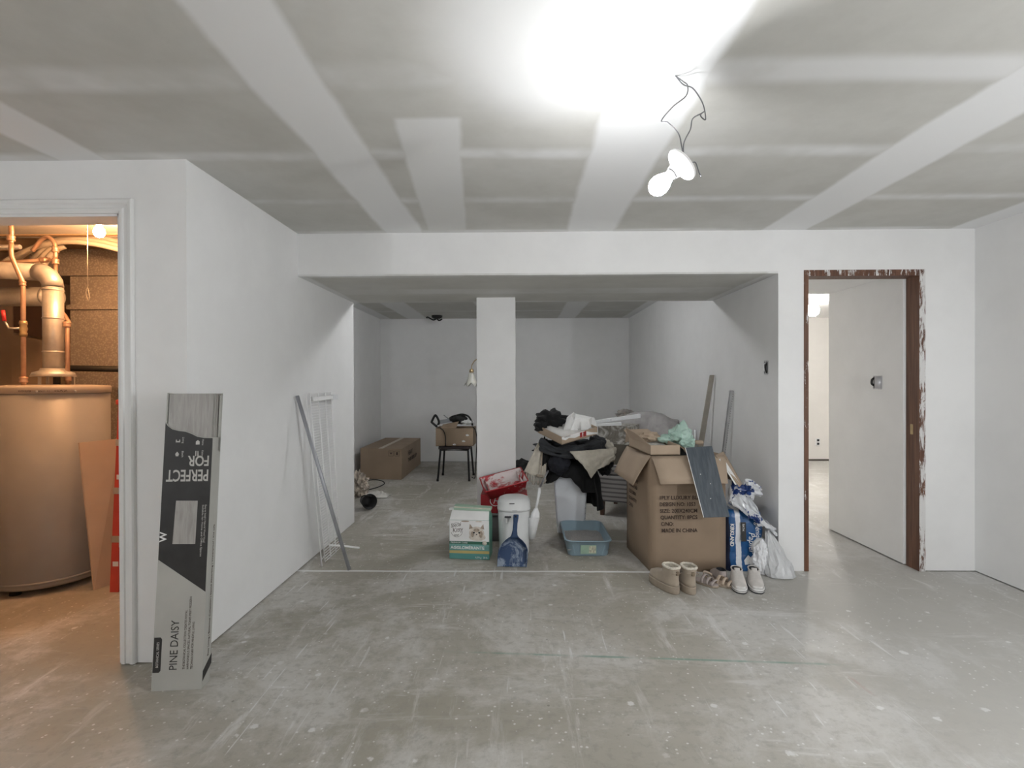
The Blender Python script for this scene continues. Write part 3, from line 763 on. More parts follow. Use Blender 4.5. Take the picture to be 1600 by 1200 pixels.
fpoly([(FW - .004, 1.0), (FW, 1.0), (FW, FL_ - .01), (FW - .004, FL_ - .01)], -DEP, -.045, 'carton_edge', M_lamin)
# laminate planks showing at the torn end
npk = NT('grey oak laminate')
gr = npk.noise(1.0, 5, .6, npk.mapping((55, 55, 5)), .8)
M_plank = npk.out(npk.mix(npk.ramp(gr, .3, .7), (.30, .285, .265), (.42, .405, .385)), .45)
for k in range(5):
    d1 = -.006 - k * .0135
    o = fpoly([(.008 + .0012 * k, .96), (FW - .012 + .0014 * k, .96), (FW - .012 + .0014 * k, FL_ - .004 - .002 * (k % 2)), (.008 + .0012 * k, FL_ - .004 - .002 * (k % 2))], d1 - .0118, d1, 'laminate_plank', M_plank)
# printed panels
fpoly([(0.001, .545), (FW * .985, .405), (FW * .985, 1.062), (.165, 1.063), (.135, 1.069), (.11, 1.082), (.085, 1.091), (.055, 1.095), (.03, 1.102), (.012, 1.115), (0.001, 1.13)], 0.0, .0006, 'black_print', M_black)
bp_ = bpy.data.objects['black_print']
fpoly([(.056, .610), (.150, .608), (.152, .792), (.062, .794)], .0006, .0011, 'sample_window', M_plank, bp_)
M_pgrey = plain('pale grey ink', (.52, .51, .48), .6, .05, 20)
text('PERFECT', .070, FP(FW - .012, .925, .0012), -ex, -ey, M_pgrey, bp_, off=fb.location, bold=.0012, width=FW - .03).name = 'lettering'
text('FOR', .062, FP(FW - .012, .985, .0012), -ex, -ey, M_pgrey, bp_, off=fb.location, bold=.0012, width=.088)
text('PINE DAISY', .046, FP(.100, .082, .0006), ey, -ex, M_black, fb, off=fb.location, width=.205)
for k, s_ in enumerate(('THE BOTANICAL COLLECTION CREATES ROYAL', 'HARMONIOUS SPACES. NATURAL TONES MEET MODERN', 'TECHNOLOGIES FOR MINDFUL LIVING')):
    text(s_, .013, FP(.132 + k * .016, .085, .0006), ey, -ex, M_ink, fb, off=fb.location, width=(.245, .30, .195)[k])
fpoly([(.002, .075), (.028, .075), (.034, .083), (.034, .212), (.028, .22), (.002, .22)], 0, .0006, 'black_badge', M_black)
text('BOTANICAL SERIES', .015, FP(.024, .095, .0008), ey, -ex, M_pgrey, fb, off=fb.location, width=.105)
for k, s_ in enumerate(('Suitable for Home and Office Spaces', 'Easy to Install | Natural Wood Visual')):
    text(s_, .011, FP(.172 + k * .011, .775, .0012), -ey, ex, M_pgrey, fb, off=fb.location, width=.16 + .06 * (1 - k))
text('W', .040, FP(.030, .62, .0012), ey, -ex, M_whitepaper, fb, off=fb.location, bold=.001)
# little room icons with captions
def icon(u, v, kind):
    if kind == 'sofa':
        fpoly([(u, v), (u + .018, v), (u + .018, v + .012), (u + .014, v + .012), (u + .014, v + .006), (u + .004, v + .006), (u + .004, v + .012), (u, v + .012)], .0006, .0010, 'room_icon', M_pgrey, bp_)
    elif kind == 'fork':
        fpoly([(u, v), (u + .004, v), (u + .004, v + .022), (u, v + .022)], .0006, .0010, 'room_icon', M_pgrey, bp_)
        fpoly([(u + .009, v), (u + .014, v), (u + .012, v + .022), (u + .009, v + .022)], .0006, .0010, 'room_icon', M_pgrey, bp_)
    elif kind == 'pot':
        fpoly([(u + .003, v), (u + .013, v), (u + .016, v + .010), (u + .008, v + .020), (u, v + .010)], .0006, .0010, 'room_icon', M_pgrey, bp_)
    else:
        fpoly([(u, v), (u + .016, v), (u + .016, v + .013), (u + .008, v + .019), (u, v + .013)], .0006, .0010, 'room_icon', M_pgrey, bp_)
icon(.048, 1.045, 'sofa'); icon(.048, .985, 'pot'); icon(.132, 1.035, 'house'); icon(.132, .985, 'fork')
for u, v, s_ in ((.075, 1.068, 'Living'), (.075, 1.008, 'Bath'), (.158, 1.058, 'Home'), (.158, 1.01, 'Kitchen')):
    text(s_, .012, FP(u, v, .0012), -ey, ex, M_pgrey, bp_, off=fb.location, width=.026)
# print on the narrow right side
sd = -en
def SP(v, d, lift=.0): return BR + ey * v + sd * d + ex * lift
b = W(fb)
b.slab([SP(.030, .004), SP(.075, .074), SP(.118, .074), SP(.073, .004)], .0006); b.obj('side_print', M_black, fb)
text('Easy Living | Botanical Collection | Sound Absorbing | Waterproof | Kid safe', .016, BR + ey * .12 + sd * .045 + ex * .001, ey, en, M_ink, fb, off=fb.location, width=.56)

# ------------------------------------------------------------------ wire shelf and pole by the left wall
ws = thing('wire_shelf', 'white wire closet shelf standing on end against the left wall', 'shelf', (-1.43, 3.8, 0))
def WS(u, v, d=0.0):
    """u across (0 front lip .. 1 back), v up along the length, d away from the wall"""
    b0 = Vector((-1.420, 3.715 + u * .315, 0)); t0 = Vector((-1.520, 3.700 + u * .42, 1.222))
    nrm = Vector((.99, 0, .08))
    return b0.lerp(t0, v) + nrm * d
for u, d in ((0, .002), (.36, .002), (.70, .002), (1.0, .002)):
    W(ws).tube([WS(u, 0, d), WS(u, 1, d)], .0048, 8).obj('long_rod', M_wirew, ws)
lipd = Vector((.012, -.085, 0))
W(ws).tube([WS(0, 0) + lipd, WS(0, 1) + lipd], .005, 8).obj('lip_rod', M_wirew, ws)
b = W(ws)
N = 62
for i in range(N + 1):
    v = i / N
    b.tube([WS(0, v), WS(1.0, v)], .0026, 5)
b.obj('cross_wires', M_wirew, ws, kind='stuff')
b = W(ws)
for i in range(6):
    v = (i + .2) / 5.6
    b.tube([WS(0, min(v, 1)), WS(0, min(v, 1)) + lipd], .0026, 5)
b.obj('lip_ties', M_wirew, ws, kind='stuff')
W(ws).slab([WS(.05, .955, .012), WS(1.0, .955, .012), WS(1.0, .978, .012), WS(.05, .978, .012)], .006).obj('end_bracket', M_wirew, ws)
W(ws).slab([WS(.98, .952, .008), WS(1.25, .952, .008), WS(1.25, .985, .008), WS(.98, .985, .008)], .016).obj('bracket_cap', M_whitepl, ws, bevel=.003)
W(ws).tube([(-1.395, 3.74, .115), (-1.33, 3.82, .085), (-1.225, 3.90, .045)], .008, 6).obj('support_brace', M_wirew, ws)

o = MB(off=(-1.179, 3.53, 0)).tube([(-1.179, 3.53, 0.013), (-1.522, 3.500, 1.212)], .0125, 14).obj('pole', plain('brushed pole metal', (.42, .43, .46), .4, .08, 10, metal=.6))
o.location = (-1.179, 3.53, 0)
tag(o, 'thin grey metal pole leaning left across the wire shelf onto the wall', 'pole')

# ------------------------------------------------------------------ big carton and what lies on it
bc = thing('moving_carton', 'tall brown open carton with printed text and spread flaps, boots at its foot', 'box', (1.12, 3.81, 0))
cFL, cFR, cBR, cBL = Vector((.89, 3.53, 0)), Vector((1.40, 3.55, 0)), Vector((1.352, 4.09, 0)), Vector((.838, 4.07, 0))
CH = .795
def wallq(p, q, name):
    d = (q - p).normalized(); nrm = Vector((d.y, -d.x, 0))
    b = W(bc); nU, nV = 8, 8
    def fn(u, v):
        w = 4 * u * (1 - u) * 4 * v * (1 - v)
        pt = p.lerp(q, u) + Vector((0, 0, CH * v)) + nrm * (.012 * w + .004 * nz((u * 3 + p.x, v * 3, p.y), 1))* (1 if 0 < u < 1 else 0)
        return pt
    b.grid(fn, nU, nV)
    return b.obj(name, M_card, bc, solid=.005)
fw_ = wallq(cFL, cFR, 'front_wall'); wallq(cFR, cBR, 'right_wall'); wallq(cBR, cBL, 'back_wall'); lw_ = wallq(cBL, cFL, 'left_wall')
W(bc).prism([(p.x, p.y) for p in (cFL, cFR, cBR, cBL)], 0.001, .006).obj('bottom', M_card, bc)
up = Vector((0, 0, CH))
def flap(a, b_, c, d, name='flap', bend=.012):
    a, b_, c, d = map(Vector, (a, b_, c, d))
    m = W(bc)
    def fn(u, v):
        p = a.lerp(b_, u).lerp(d.lerp(c, u), v)
        return p + Vector((0, 0, bend * math.sin(PI * v) + .003 * nz((u * 2, v * 2, a.x * 5), 1)))
    m.grid(fn, 6, 5)
    return m.obj(name, M_card_in, bc, solid=.0045)
flap(cFL + up, cFR + up, (1.36, 3.405, .632), (.919, 3.400, .626))
flap(cBL + up, cFL + up, (.782, 3.60, .580), (.728, 4.02, .600))
flap(cFR + up, cBR + up, (1.500, 4.02, .600), (1.515, 3.66, .590))
flap(cBR + up, cBL + up, (.88, 4.24, .74), (1.32, 4.26, .74))
flap((1.325, 3.535, .800), (1.405, 3.60, .815), (1.535, 3.60, .590), (1.455, 3.45, .600), 'torn_flap', .004)
b = W(bc); b.slab([(1.345, 3.515, .775), (1.385, 3.545, .780), (1.485, 3.52, .610), (1.425, 3.445, .615)], .002); b.obj('paper_sheet', M_whitepaper, bc)
xd = (cFR - cFL).normalized()
nf = Vector((xd.y, -xd.x, 0))
for k, s_ in enumerate(('1PLY LUXURY BLANKET', 'DESIGN NO: 1053', 'SIZE: 200X240CM', 'QUANTITY: 8PCS', 'C/NO:', 'MADE IN CHINA')):
    text(s_, .036, cFL + xd * (.048 + .0035 * k) + nf * .0165 + Vector((0, 0, .500 - .0445 * k)), xd, (0, 0, 1), M_ink, fw_, off=bc.location, bold=.0006,
         width=(.37, .245, .255, .252, .085, .245)[k])
xl = (cFL - cBL).normalized(); nl = Vector((xl.y, -xl.x, 0))
for k, s_ in enumerate(('1PLY LUXURY', 'DESIGN NO', 'SIZE: 200X', 'QUANTITY', 'C/NO:')):
    text(s_, .036, cBL + xl * .10 + nl * .0165 + Vector((0, 0, .56 - .05 * k)), xl, (0, 0, 1), M_ink, lw_, off=bc.location, bold=.0006)

o = MB(off=(1.12, 3.8, .45)).ball((1.12, 3.82, .60), (.22, .23, .20), 4, .25, 4, 3, .25).obj('stuffed_blanket', M_blackcloth)
o.location = (1.12, 3.8, .45); tag(o, 'dark blanket stuffed down inside the tall brown carton', 'blanket')

dp = MB(off=(1.22, 3.4, .64)).slab([(1.156, 3.272, .442), (1.325, 3.292, .441), (1.297, 3.518, .863), (1.114, 3.500, .853)], .004)
npk = NT('slate vinyl plank'); g_ = npk.noise(1, 4, .6, npk.mapping((60, 8, 8)))
dp = dp.obj('dark_plank', npk.out(npk.mix(npk.ramp(g_, .3, .7), (.045, .058, .072), (.085, .10, .118)), .5)); dp.location = (1.22, 3.4, .64)
tag(dp, 'slate grey plank with pale worn edge hanging over the carton front', 'plank')
MB(off=(1.22, 3.4, .64)).tube([(1.112, 3.497, .856), (1.154, 3.270, .445)], .0028, 5).obj('worn_edge', M_whitepaper, dp)
for p in ((1.18, 3.40, .693), (1.235, 3.372, .637), (1.22, 3.33, .55)):
    MB(off=(1.22, 3.4, .64)).lathe([(0, 0), (.0035, 0), (.0025, .002), (0, .002)], 8, p, (0, -.88, .47)).obj('paint_fleck', M_whitepaper, dp)

sbx = thing('small_carton', 'shallow open brown carton perched on the tall carton, crumpled paper inside', 'box', (.97, 3.73, .80))
z0 = .802
a_, b_, c_, d_ = Vector((.885, 3.52, z0)), Vector((1.088, 3.535, z0)), Vector((1.03, 3.90, z0 + .02)), Vector((.815, 3.88, z0 + .02))
hh = Vector((0, 0, .066))
W(sbx).hexa([a_, b_, c_, d_], [p + Vector((0, 0, .006)) for p in (a_, b_, c_, d_)]).obj('bottom', M_card2, sbx)
for p, q in ((a_, b_), (b_, c_), (c_, d_), (d_, a_)):
    dd = (q - p).normalized(); nn = Vector((-dd.y, dd.x, 0)) * .005
    W(sbx).hexa([p, q, q + nn, p + nn], [p + hh, q + hh, q + nn + hh, p + nn + hh]).obj('side', M_card_in, sbx)
W(sbx).slab([d_ + hh, a_ + hh, a_ + hh + Vector((-.045, .18, .055)), d_ + hh + Vector((-.02, .02, .07))], .004).obj('flap', M_card_in, sbx)
W(sbx).slab([c_ + hh, d_ + hh, d_ + hh + Vector((-.03, .06, .05)), c_ + hh + Vector((-.05, .08, .05))], .004).obj('flap', M_card_in, sbx)
o = MB(off=(.96, 3.7, .83)).grid(lambda u, v: (a_ + (b_ - a_) * (.06 + u * .88) + (d_ - a_) * (.08 + v * .84)) + Vector((0, 0, .038 + .016 * nz((u * 5, v * 5, 1), 1))), 14, 14).obj('newsprint', plain('grey newsprint', (.55, .53, .49), .85, .2, 30), solid=.004)
o.location = (.96, 3.7, .83); tag(o, 'crinkled grey newsprint lying inside the shallow open carton', 'paper')
o = MB(off=(.93, 3.78, .88)).ball((.945, 3.80, .895), (.082, .055, .033), 3, .5, 5, 8, .5, smooth=False).obj('crumpled_paper', M_card_in)
o.location = (.93, 3.78, .88); tag(o, 'wad of crumpled brown paper in the back of the shallow carton', 'paper')

nb = NT('thin green plastic film')
M_greenbag = nb.out(nb.mix(nb.noise(9, 3), (.50, .76, .64), (.72, .90, .82)), .25, Transmission_Weight=.35)
gb = MB(off=(1.13, 3.78, .9)).ball((1.155, 3.74, .912), (.085, .075, .068), 3, .35, 3.0, 2.5, .28, smooth=False)
gb.lathe([(.075, -.02), (.070, .02), (.045, .06), (.022, .10), (.004, .125)], 9, (1.165, 3.74, .905), (.12, 0, 1))
gb.ball((1.06, 3.75, .885), (.060, .05, .030), 3, .4, 3, 6, .3, smooth=False).ball((1.175, 3.655, .868), (.055, .04, .035), 3, .4, 3, 7, .3, smooth=False)
for vv in gb.bm.verts:
    q = vv.co * 1.0
    vv.co += Vector((nz(q, 22, 1), nz(q, 22, 5), nz(q, 22, 9))) * .012
gb = gb.obj('green_plastic_bag', M_greenbag); gb.location = (1.13, 3.78, .9)
tag(gb, 'crumpled pale green plastic bag on top of the tall carton', 'bag')

pt = thing('cardboard_core', 'round beige cardboard disc with a thin white stick, right of green bag', 'disc', (1.26, 3.72, .80))
W(pt).lathe([(0, .86), (.036, .855), (.042, .868), (.036, .880), (0, .882)], 18, (1.262, 3.70, 0)).obj('disc', M_card_in, pt)
W(pt).tube([(1.245, 3.70, .87), (1.243, 3.70, .955)], .0045, 6).obj('stick', M_whitepl, pt)

# ------------------------------------------------------------------ posts leaning in the corner behind the carton
o = MB(off=(1.60, 4.9, 0)).hexa([(1.585, 4.96, 0), (1.645, 4.96, 0), (1.645, 4.98, 0), (1.585, 4.98, 0)], [(1.718, 4.70, 1.36), (1.760, 4.70, 1.36), (1.760, 4.715, 1.36), (1.718, 4.715, 1.36)]).obj('wooden_post', plain('weathered beige wood', (.43, .395, .34), .7, .1, 8), bevel=.004)
o.location = (1.60, 4.9, 0); tag(o, 'beige wooden post leaning on the alcove side wall behind cartons', 'post')
cbd = thing('corner_bead', 'thin perforated metal strip leaning on wall right of the wooden post', 'metal strip', (1.66, 4.48, 0))
p0, p1 = Vector((1.665, 4.49, 0)), Vector((1.752, 4.30, 1.226))
W(cbd).hexa([p0, p0 + Vector((.024, 0, 0)), p0 + Vector((.024, .003, 0)), p0 + Vector((0, .003, 0))], [p1 - Vector((.013, 0, 0)), p1 + Vector((.011, 0, 0)), p1 + Vector((.011, .003, 0)), p1 + Vector((-.013, .003, 0))]).obj('strip_leaf', M_steel, cbd)
W(cbd).hexa([p0, p0 + Vector((.003, 0, 0)), p0 + Vector((.003, .022, 0)), p0 + Vector((0, .022, 0))], [p1 - Vector((.013, 0, 0)), p1 - Vector((.010, 0, 0)), p1 + Vector((-.010, .022, 0)), p1 + Vector((-.013, .022, 0))]).obj('strip_leaf', M_steel, cbd)
b = W(cbd)
for i in range(60):
    q = p0.lerp(p1, (i + .5) / 60) + Vector((.012, -.0008, 0))
    b.lathe([(0, 0), (.0028, 0), (.0028, .0006), (0, .0006)], 6, q, (0, -1, 0))
b.obj('punched_holes', M_rubber, cbd, kind='stuff')

# ------------------------------------------------------------------ litter things at the pillar
kc = thing('cat_litter_carton', 'green and white cat litter carton with kitten photo and folded top', 'carton', (-.377, 3.78, 0), math.radians(-5))
KW, KD, KS = .149, .16, .289
W0 = MB
MB().hexa([(-KW, 0, 0), (KW, 0, 0), (KW, KD, 0), (-KW, KD, 0)], [(-KW, 0, KS), (KW, 0, KS), (KW, KD, KS), (-KW, KD, KS)]).obj('carton_body', M_green, kc, bevel=.004)
MB().hexa([(-KW + .001, .001, KS), (KW - .001, .001, KS), (KW - .001, KD - .001, KS), (-KW + .001, KD - .001, KS)], [(-KW + .012, .055, KS + .072), (KW - .004, .055, KS + .072), (KW - .004, .085, KS + .072), (-KW + .012, .085, KS + .072)]).obj('gable', M_green, kc, bevel=.003)
MB().slab([(-KW + .002, -.0005, .133), (KW - .002, -.0005, .133), (KW - .002, -.0005, KS - .002), (-KW + .002, -.0005, KS - .002)], .0008).obj('white_panel', M_whitepaper, kc)
wp_ = bpy.data.objects['white_panel']
MB().slab([(-KW + .003, -.0004, KS), (KW - .003, -.0004, KS), (KW - .008, .052, KS + .071), (-KW + .014, .052, KS + .071)], .0015).obj('white_gable_panel', M_whitepaper, kc)
# folded over top flap, a rolled strip
MB().hexa([(-KW + .022, .035, KS + .062), (KW + .006, .030, KS + .058), (KW + .006, .105, KS + .058), (-KW + .022, .11, KS + .062)], [(-KW + .028, .045, KS + .098), (KW + .010, .04, KS + .084), (KW + .01, .10, KS + .084), (-KW + .028, .10, KS + .098)]).obj('folded_flap', M_paleg, kc, bevel=.006)
MB().slab([(-KW + .026, .0405, KS + .080), (KW + .005, .036, KS + .072), (KW + .006, .0375, KS + .079), (-KW + .027, .0425, KS + .088)], .001).obj('pale_band', M_cream, kc)
MB().hexa([(-KW - .014, .06, KS + .052), (-KW + .022, .06, KS + .060), (-KW + .022, .085, KS + .060), (-KW - .014, .085, KS + .052)], [(-KW - .018, .06, KS + .068), (-KW + .02, .06, KS + .075), (-KW + .02, .085, KS + .075), (-KW - .018, .085, KS + .068)]).obj('torn_tab', M_whitepaper, kc, bevel=.003)
def kband(z0, z1, m, nm, x0=-KW + .001, x1=KW - .001):
    MB().slab([(x0, -.0008, z0), (x1, -.0008, z0), (x1, -.0008, z1), (x0, -.0008, z1)], .0008).obj(nm, m, kc)
kband(.112, .133, plain('deep green print', (.035, .13, .085), .5, .05, 5), 'dark_band')
kband(.066, .112, plain('pale teal print', (.16, .36, .33), .5, .25, 9), 'teal_band')
kband(.044, .064, M_yellow, 'yellow_band')
kband(.004, .044, M_teal, 'lower_band')
text('Special', .040, (-KW + .012, -.0018, .232), (1, 0, .18), (-.1, 0, 1), M_ink, wp_, shear=.25, width=.078)
text('Kitty', .046, (-KW + .024, -.0018, .194), (1, 0, .18), (-.1, 0, 1), M_ink, wp_, shear=.25, width=.080)
text('litter', .024, (-KW + .034, -.0018, .166), (1, 0, .18), (-.1, 0, 1), M_ink, wp_, shear=.2, width=.04)
pts = [(-KW + .056 + .045 * math.cos(a) , -.0014, .215 + .052 * math.sin(a)) for a in [2 * PI * i / 40 for i in range(41)]]
MB().tube(pts[22:40], .0011, 5).obj('logo_ring', M_ink, wp_)
MB().tube(pts[5:16], .0011, 5).obj('logo_ring', M_ink, wp_)
text('PREMIUM CARE', .015, (-KW + .010, -.0018, .117), (1, 0, 0), (0, 0, 1), M_whitepaper, kc, width=.125)
text('AGGLOMÉRANTE', .030, (-KW + .010, -.0018, .076), (1, 0, 0), (0, 0, 1), M_whitepaper, kc, bold=.0008, width=.252)
text('9,07 kg   20 lb', .018, (KW - .105, -.0018, .010), (1, 0, 0), (0, 0, 1), M_whitepaper, kc, width=.09)
MB().lathe([(0, 0), (.017, 0), (.017, .001), (0, .001)], 18, (KW - .035, -.001, .122), (0, -1, 0)).obj('round_seal', M_cream, kc)
# kitten picture: soft patches of fur, ears and eyes, printed flat
M_fur1 = plain('printed pale fur', (.66, .60, .53), .8, .12, 40); M_fur2 = plain('printed tabby fur', (.40, .32, .25), .8, .3, 50)
def patch(cx, cz, rx, rz, m, y=-.0016, nm='kitten_print', rot=0.0):
    MB().poly([(cx + rx * math.cos(a) * math.cos(rot) - rz * math.sin(a) * math.sin(rot), y, cz + rx * math.cos(a) * math.sin(rot) + rz * math.sin(a) * math.cos(rot)) for a in [2 * PI * i / 24 for i in range(24)]]).obj(nm, m, wp_, fix=False)
patch(.055, .195, .056, .048, M_fur1); patch(.060, .165, .062, .028, M_fur1, -.00165)
for s in (-1, 1):
    MB().poly([(.055 + s * .026, -.0017, .232), (.055 + s * .056, -.0017, .222), (.055 + s * .050, -.0017, .262)]).obj('kitten_print', M_fur2, wp_)
    patch(.055 + s * .020, .198, .0085, .006, M_black, -.0019)
patch(.055, .216, .022, .014, M_fur2, -.0017); patch(.055, .184, .005, .0035, M_black, -.0019)
patch(.086, .186, .014, .026, M_fur2, -.0017); patch(.024, .186, .012, .022, M_fur2, -.0017)
patch(-.03, KS - .009, .03, .005, M_fur2, -.0017); patch(.07, KS - .009, .025, .005, M_fur1, -.0017)

pl = thing('lidded_pail', 'round white plastic pail with domed lid and side scoop pocket', 'pail', (-.050, 3.945, 0))
M_pailw = plain('off white pail plastic', (.72, .73, .73), .45, .04, 6)
W(pl).loft([rr(-.05, 3.945, .108, .108, .085, .0), rr(-.05, 3.945, .112, .112, .09, .012), rr(-.05, 3.945, .122, .122, .095, .335)], cap0=True, cap1=True).obj('body', M_pailw, pl)
W(pl).loft([rr(-.05, 3.945, .126, .126, .098, .337), rr(-.05, 3.945, .127, .127, .099, .352), rr(-.05, 3.945, .124, .124, .098, .356), rr(-.05, 3.945, .122, .122, .098, .395), rr(-.05, 3.945, .112, .112, .09, .418), rr(-.05, 3.945, .085, .085, .07, .430), rr(-.05, 3.945, .03, .03, .02, .434)]).obj('lid', M_pailw, pl)
W(pl).box(-.083, -.045, 3.816, 3.824, .398, .403).obj('lid_slot', M_charcoal, pl)
W(pl).tube(smooth_path([(-.11, 3.832, .352), (-.05, 3.818, .348), (.01, 3.825, .352)]), .0015, 5).obj('lid_seam', M_charcoal, pl)
W(pl).box(-.118, -.070, 3.800, 3.823, .300, .308).obj('latch', M_charcoal, pl, bevel=.002)
W(pl).box(-.112, -.094, 3.816, 3.824, .255, .292).obj('latch_plate', M_whitepl, bpy.data.objects['latch'], bevel=.002)
W(pl).loft([rr(.085, 3.90, .020, .026, .018, .12), rr(.092, 3.895, .032, .034, .026, .20), rr(.102, 3.89, .042, .040, .034, .285)], cap1=False).obj('scoop_pocket', M_pailw, pl, solid=.003)
sc = thing('litter_scoop', 'white plastic scoop standing handle up in the pail pocket', 'scoop', (.11, 3.87, .2))
W(sc).loft([[(.10 + r * math.cos(a) * .8 + k * .004, 3.875 + r * math.sin(a) * .5, z) for a in [2 * PI * i / 16 for i in range(16)]] for k, (r, z) in enumerate(((.012, .225), (.034, .245), (.044, .285), (.040, .315), (.022, .345), (.012, .36)))]).obj('bowl', M_whitepl, sc)
W(sc).tube([(.116, 3.876, .35), (.128, 3.878, .40), (.140, 3.88, .47), (.142, 3.88, .505)], [.0095, .0095, .013, .010], 10).obj('handle', M_whitepl, sc)

dpn = thing('dustpan', 'dusty blue plastic dustpan propped upright against the white pail', 'dustpan', (-.06, 3.62, 0))
nd = NT('dusty blue plastic')
q_ = nd.noise(7, 6, .7, None, 1.0); z_ = nd.xyz()[2]
M_panblue = nd.out(nd.mix(nd.math('MULTIPLY', nd.ramp(q_, .44, .56), nd.ramp(z_, .20, .12, 0, .75)), (.012, .042, .115), (.36, .42, .50)), .5)
pex = Vector((1, -.03, 0)).normalized(); pey = Vector((.03, .155, .325)).normalized(); pen = pex.cross(pey).normalized()
def PP(u, v, d=0.0): return Vector((-.062, 3.622, .004)) + pex * u + pey * v + pen * d
half = [(.103, 0), (.107, .04), (.108, .08), (.104, .115), (.088, .15), (.062, .178), (.035, .198), (.022, .215)]
outl = [(u, v) for u, v in half] + [(-u, v) for u, v in half[::-1]]
b = W(dpn)
a1 = [b.v(PP(u, v, 0)) for u, v in outl]; a2 = [b.v(PP(u, v, .004)) for u, v in outl]
b.face(a1[::-1]); b.face(a2)
for i in range(len(a1)): b.face([a1[i], a1[(i + 1) % len(a1)], a2[(i + 1) % len(a1)], a2[i]])
b.obj('pan_floor', M_panblue, dpn)
b = W(dpn)
rim = [(u, v) for u, v in half[:-1]] + [(-u, v) for u, v in half[:-1][::-1]]
nr = len(rim)
ring = []
for i, (u, v) in enumerate(rim):
    hgt = .006 + .042 * min(1, v / .10)
    ring.append([PP(u, v, 0), PP(u * .965, v - .004, hgt), PP(u * .925, v - .006, hgt), PP(u * .945, v - .005, .003)])
for A, B in zip(ring, ring[1:]):
    VA = [b.v(p) for p in A]; VB = [b.v(p) for p in B]
    for k in range(3): b.face([VA[k], VB[k], VB[k + 1], VA[k + 1]], True)
b.obj('rim_wall', M_panblue, dpn)
b = W(dpn)
b.loft([[PP(s * w, v, .006 + d) for s, d in ((-1, -.006), (1, -.006), (1, .012), (.5, .018), (-.5, .018), (-1, .012))] for w, v in ((.034, .19), (.022, .215), (.016, .25), (.0155, .30), (.019, .335), (.019, .36))], smooth=False)
b.obj('handle', M_panblue, dpn, bevel=.003)
W(dpn).lathe([(0, .0), (.007, .0), (.007, .002), (0, .002)], 12, PP(0, .343, .024), pen).obj('hanging_hole', M_rubber, dpn)
W(dpn).slab([PP(-.105, 0, .003), PP(.105, 0, .003), PP(.103, .012, .006), PP(-.103, .012, .006)], .003).obj('rubber_lip', M_panblue, dpn)

# red tray on a red carton
gt = thing('grey_tub', 'dull grey tub under the red carton, between litter carton and white pail', 'tub', (-.14, 4.30, 0))
W(gt).loft([rr(-.14, 4.31, .15, .10, .03, 0), rr(-.14, 4.31, .17, .115, .03, .225)]).obj('body', plain('dull grey plastic', (.22, .22, .225), .5, .1, 6), gt)
W(gt).loft([rr(-.14, 4.31, .178, .122, .03, .212), rr(-.14, 4.31, .178, .122, .03, .231)]).obj('lid', plain('grey lid', (.34, .34, .345), .5, .1, 6), gt)
rb = thing('red_carton', 'red carton with round white ringed logo behind the white pail', 'carton', (-.14, 4.28, .232))
W(rb).box(-.325, .055, 4.20, 4.40, .232, .385).obj('carton_body', plain('red printed board', (.46, .03, .04), .5, .12, 6), rb, bevel=.004)
ringp = [(-.205 + .042 * math.cos(a), 4.196, .335 + .042 * math.sin(a)) for a in [2 * PI * i / 32 for i in range(32)]]
W(rb).tube(ringp, .004, 6, closed=True).obj('logo_ring', M_whitepaper, rb)
text('H', .062, (-.225, 4.198, .313), (1, 0, 0), (0, 0, 1), M_whitepaper, rb, off=rb.location, shear=.3)
text('oover', .020, (-.196, 4.198, .326), (1, 0, 0), (0, 0, 1), M_whitepaper, rb, off=rb.location, shear=.3)
nr_ = NT('red paint tray plastic'); w_ = nr_.noise(6, 6, .7, None, .8)
M_tray = nr_.out(nr_.mix(nr_.ramp(w_, .44, .54), (.48, .02, .03), (.78, .70, .69)), .45)
M_trayr = nr_ = NT('red tray outer'); w_ = M_trayr.noise(9, 5, .7)
M_trayr = M_trayr.out(M_trayr.mix(M_trayr.ramp(w_, .60, .66), (.45, .022, .030), (.70, .62, .60)), .4)
tr = thing('paint_tray', 'red paint tray smeared with white paint tilted on the red carton', 'tray', (-.14, 4.28, .39))
Rm = Matrix.Translation((-.135, 4.30, .452)) @ Matrix.Rotation(math.radians(-13), 4, 'Y') @ Matrix.Rotation(math.radians(10), 4, 'Z') @ Matrix.Rotation(math.radians(16), 4, 'X')
def tr_ring(hx, hy, z, r=.012): return [Rm @ Vector(p) for p in rr(0, 0, hx, hy, r, z, 3)]
W(tr).loft([tr_ring(.150, .115, -.045), tr_ring(.178, .135, .045), tr_ring(.186, .143, .047), tr_ring(.186, .143, .040)], cap0=True, cap1=False).obj('tray_shell', M_trayr, tr)
W(tr).loft([tr_ring(.176, .133, .046), tr_ring(.146, .112, -.030)], cap0=False, cap1=True).obj('tray_well', M_tray, tr)
for u in (-.14, .14):
    W(tr).hexa([Rm @ Vector((u - .004, -.11, -.028)), Rm @ Vector((u + .004, -.11, -.028)), Rm @ Vector((u + .004, .11, -.028)), Rm @ Vector((u - .004, .11, -.028))], [Rm @ Vector((u - .004, -.12, .03)), Rm @ Vector((u + .004, -.12, .03)), Rm @ Vector((u + .004, .12, .03)), Rm @ Vector((u - .004, .12, .03))]).obj('tray_rib', M_tray, tr)

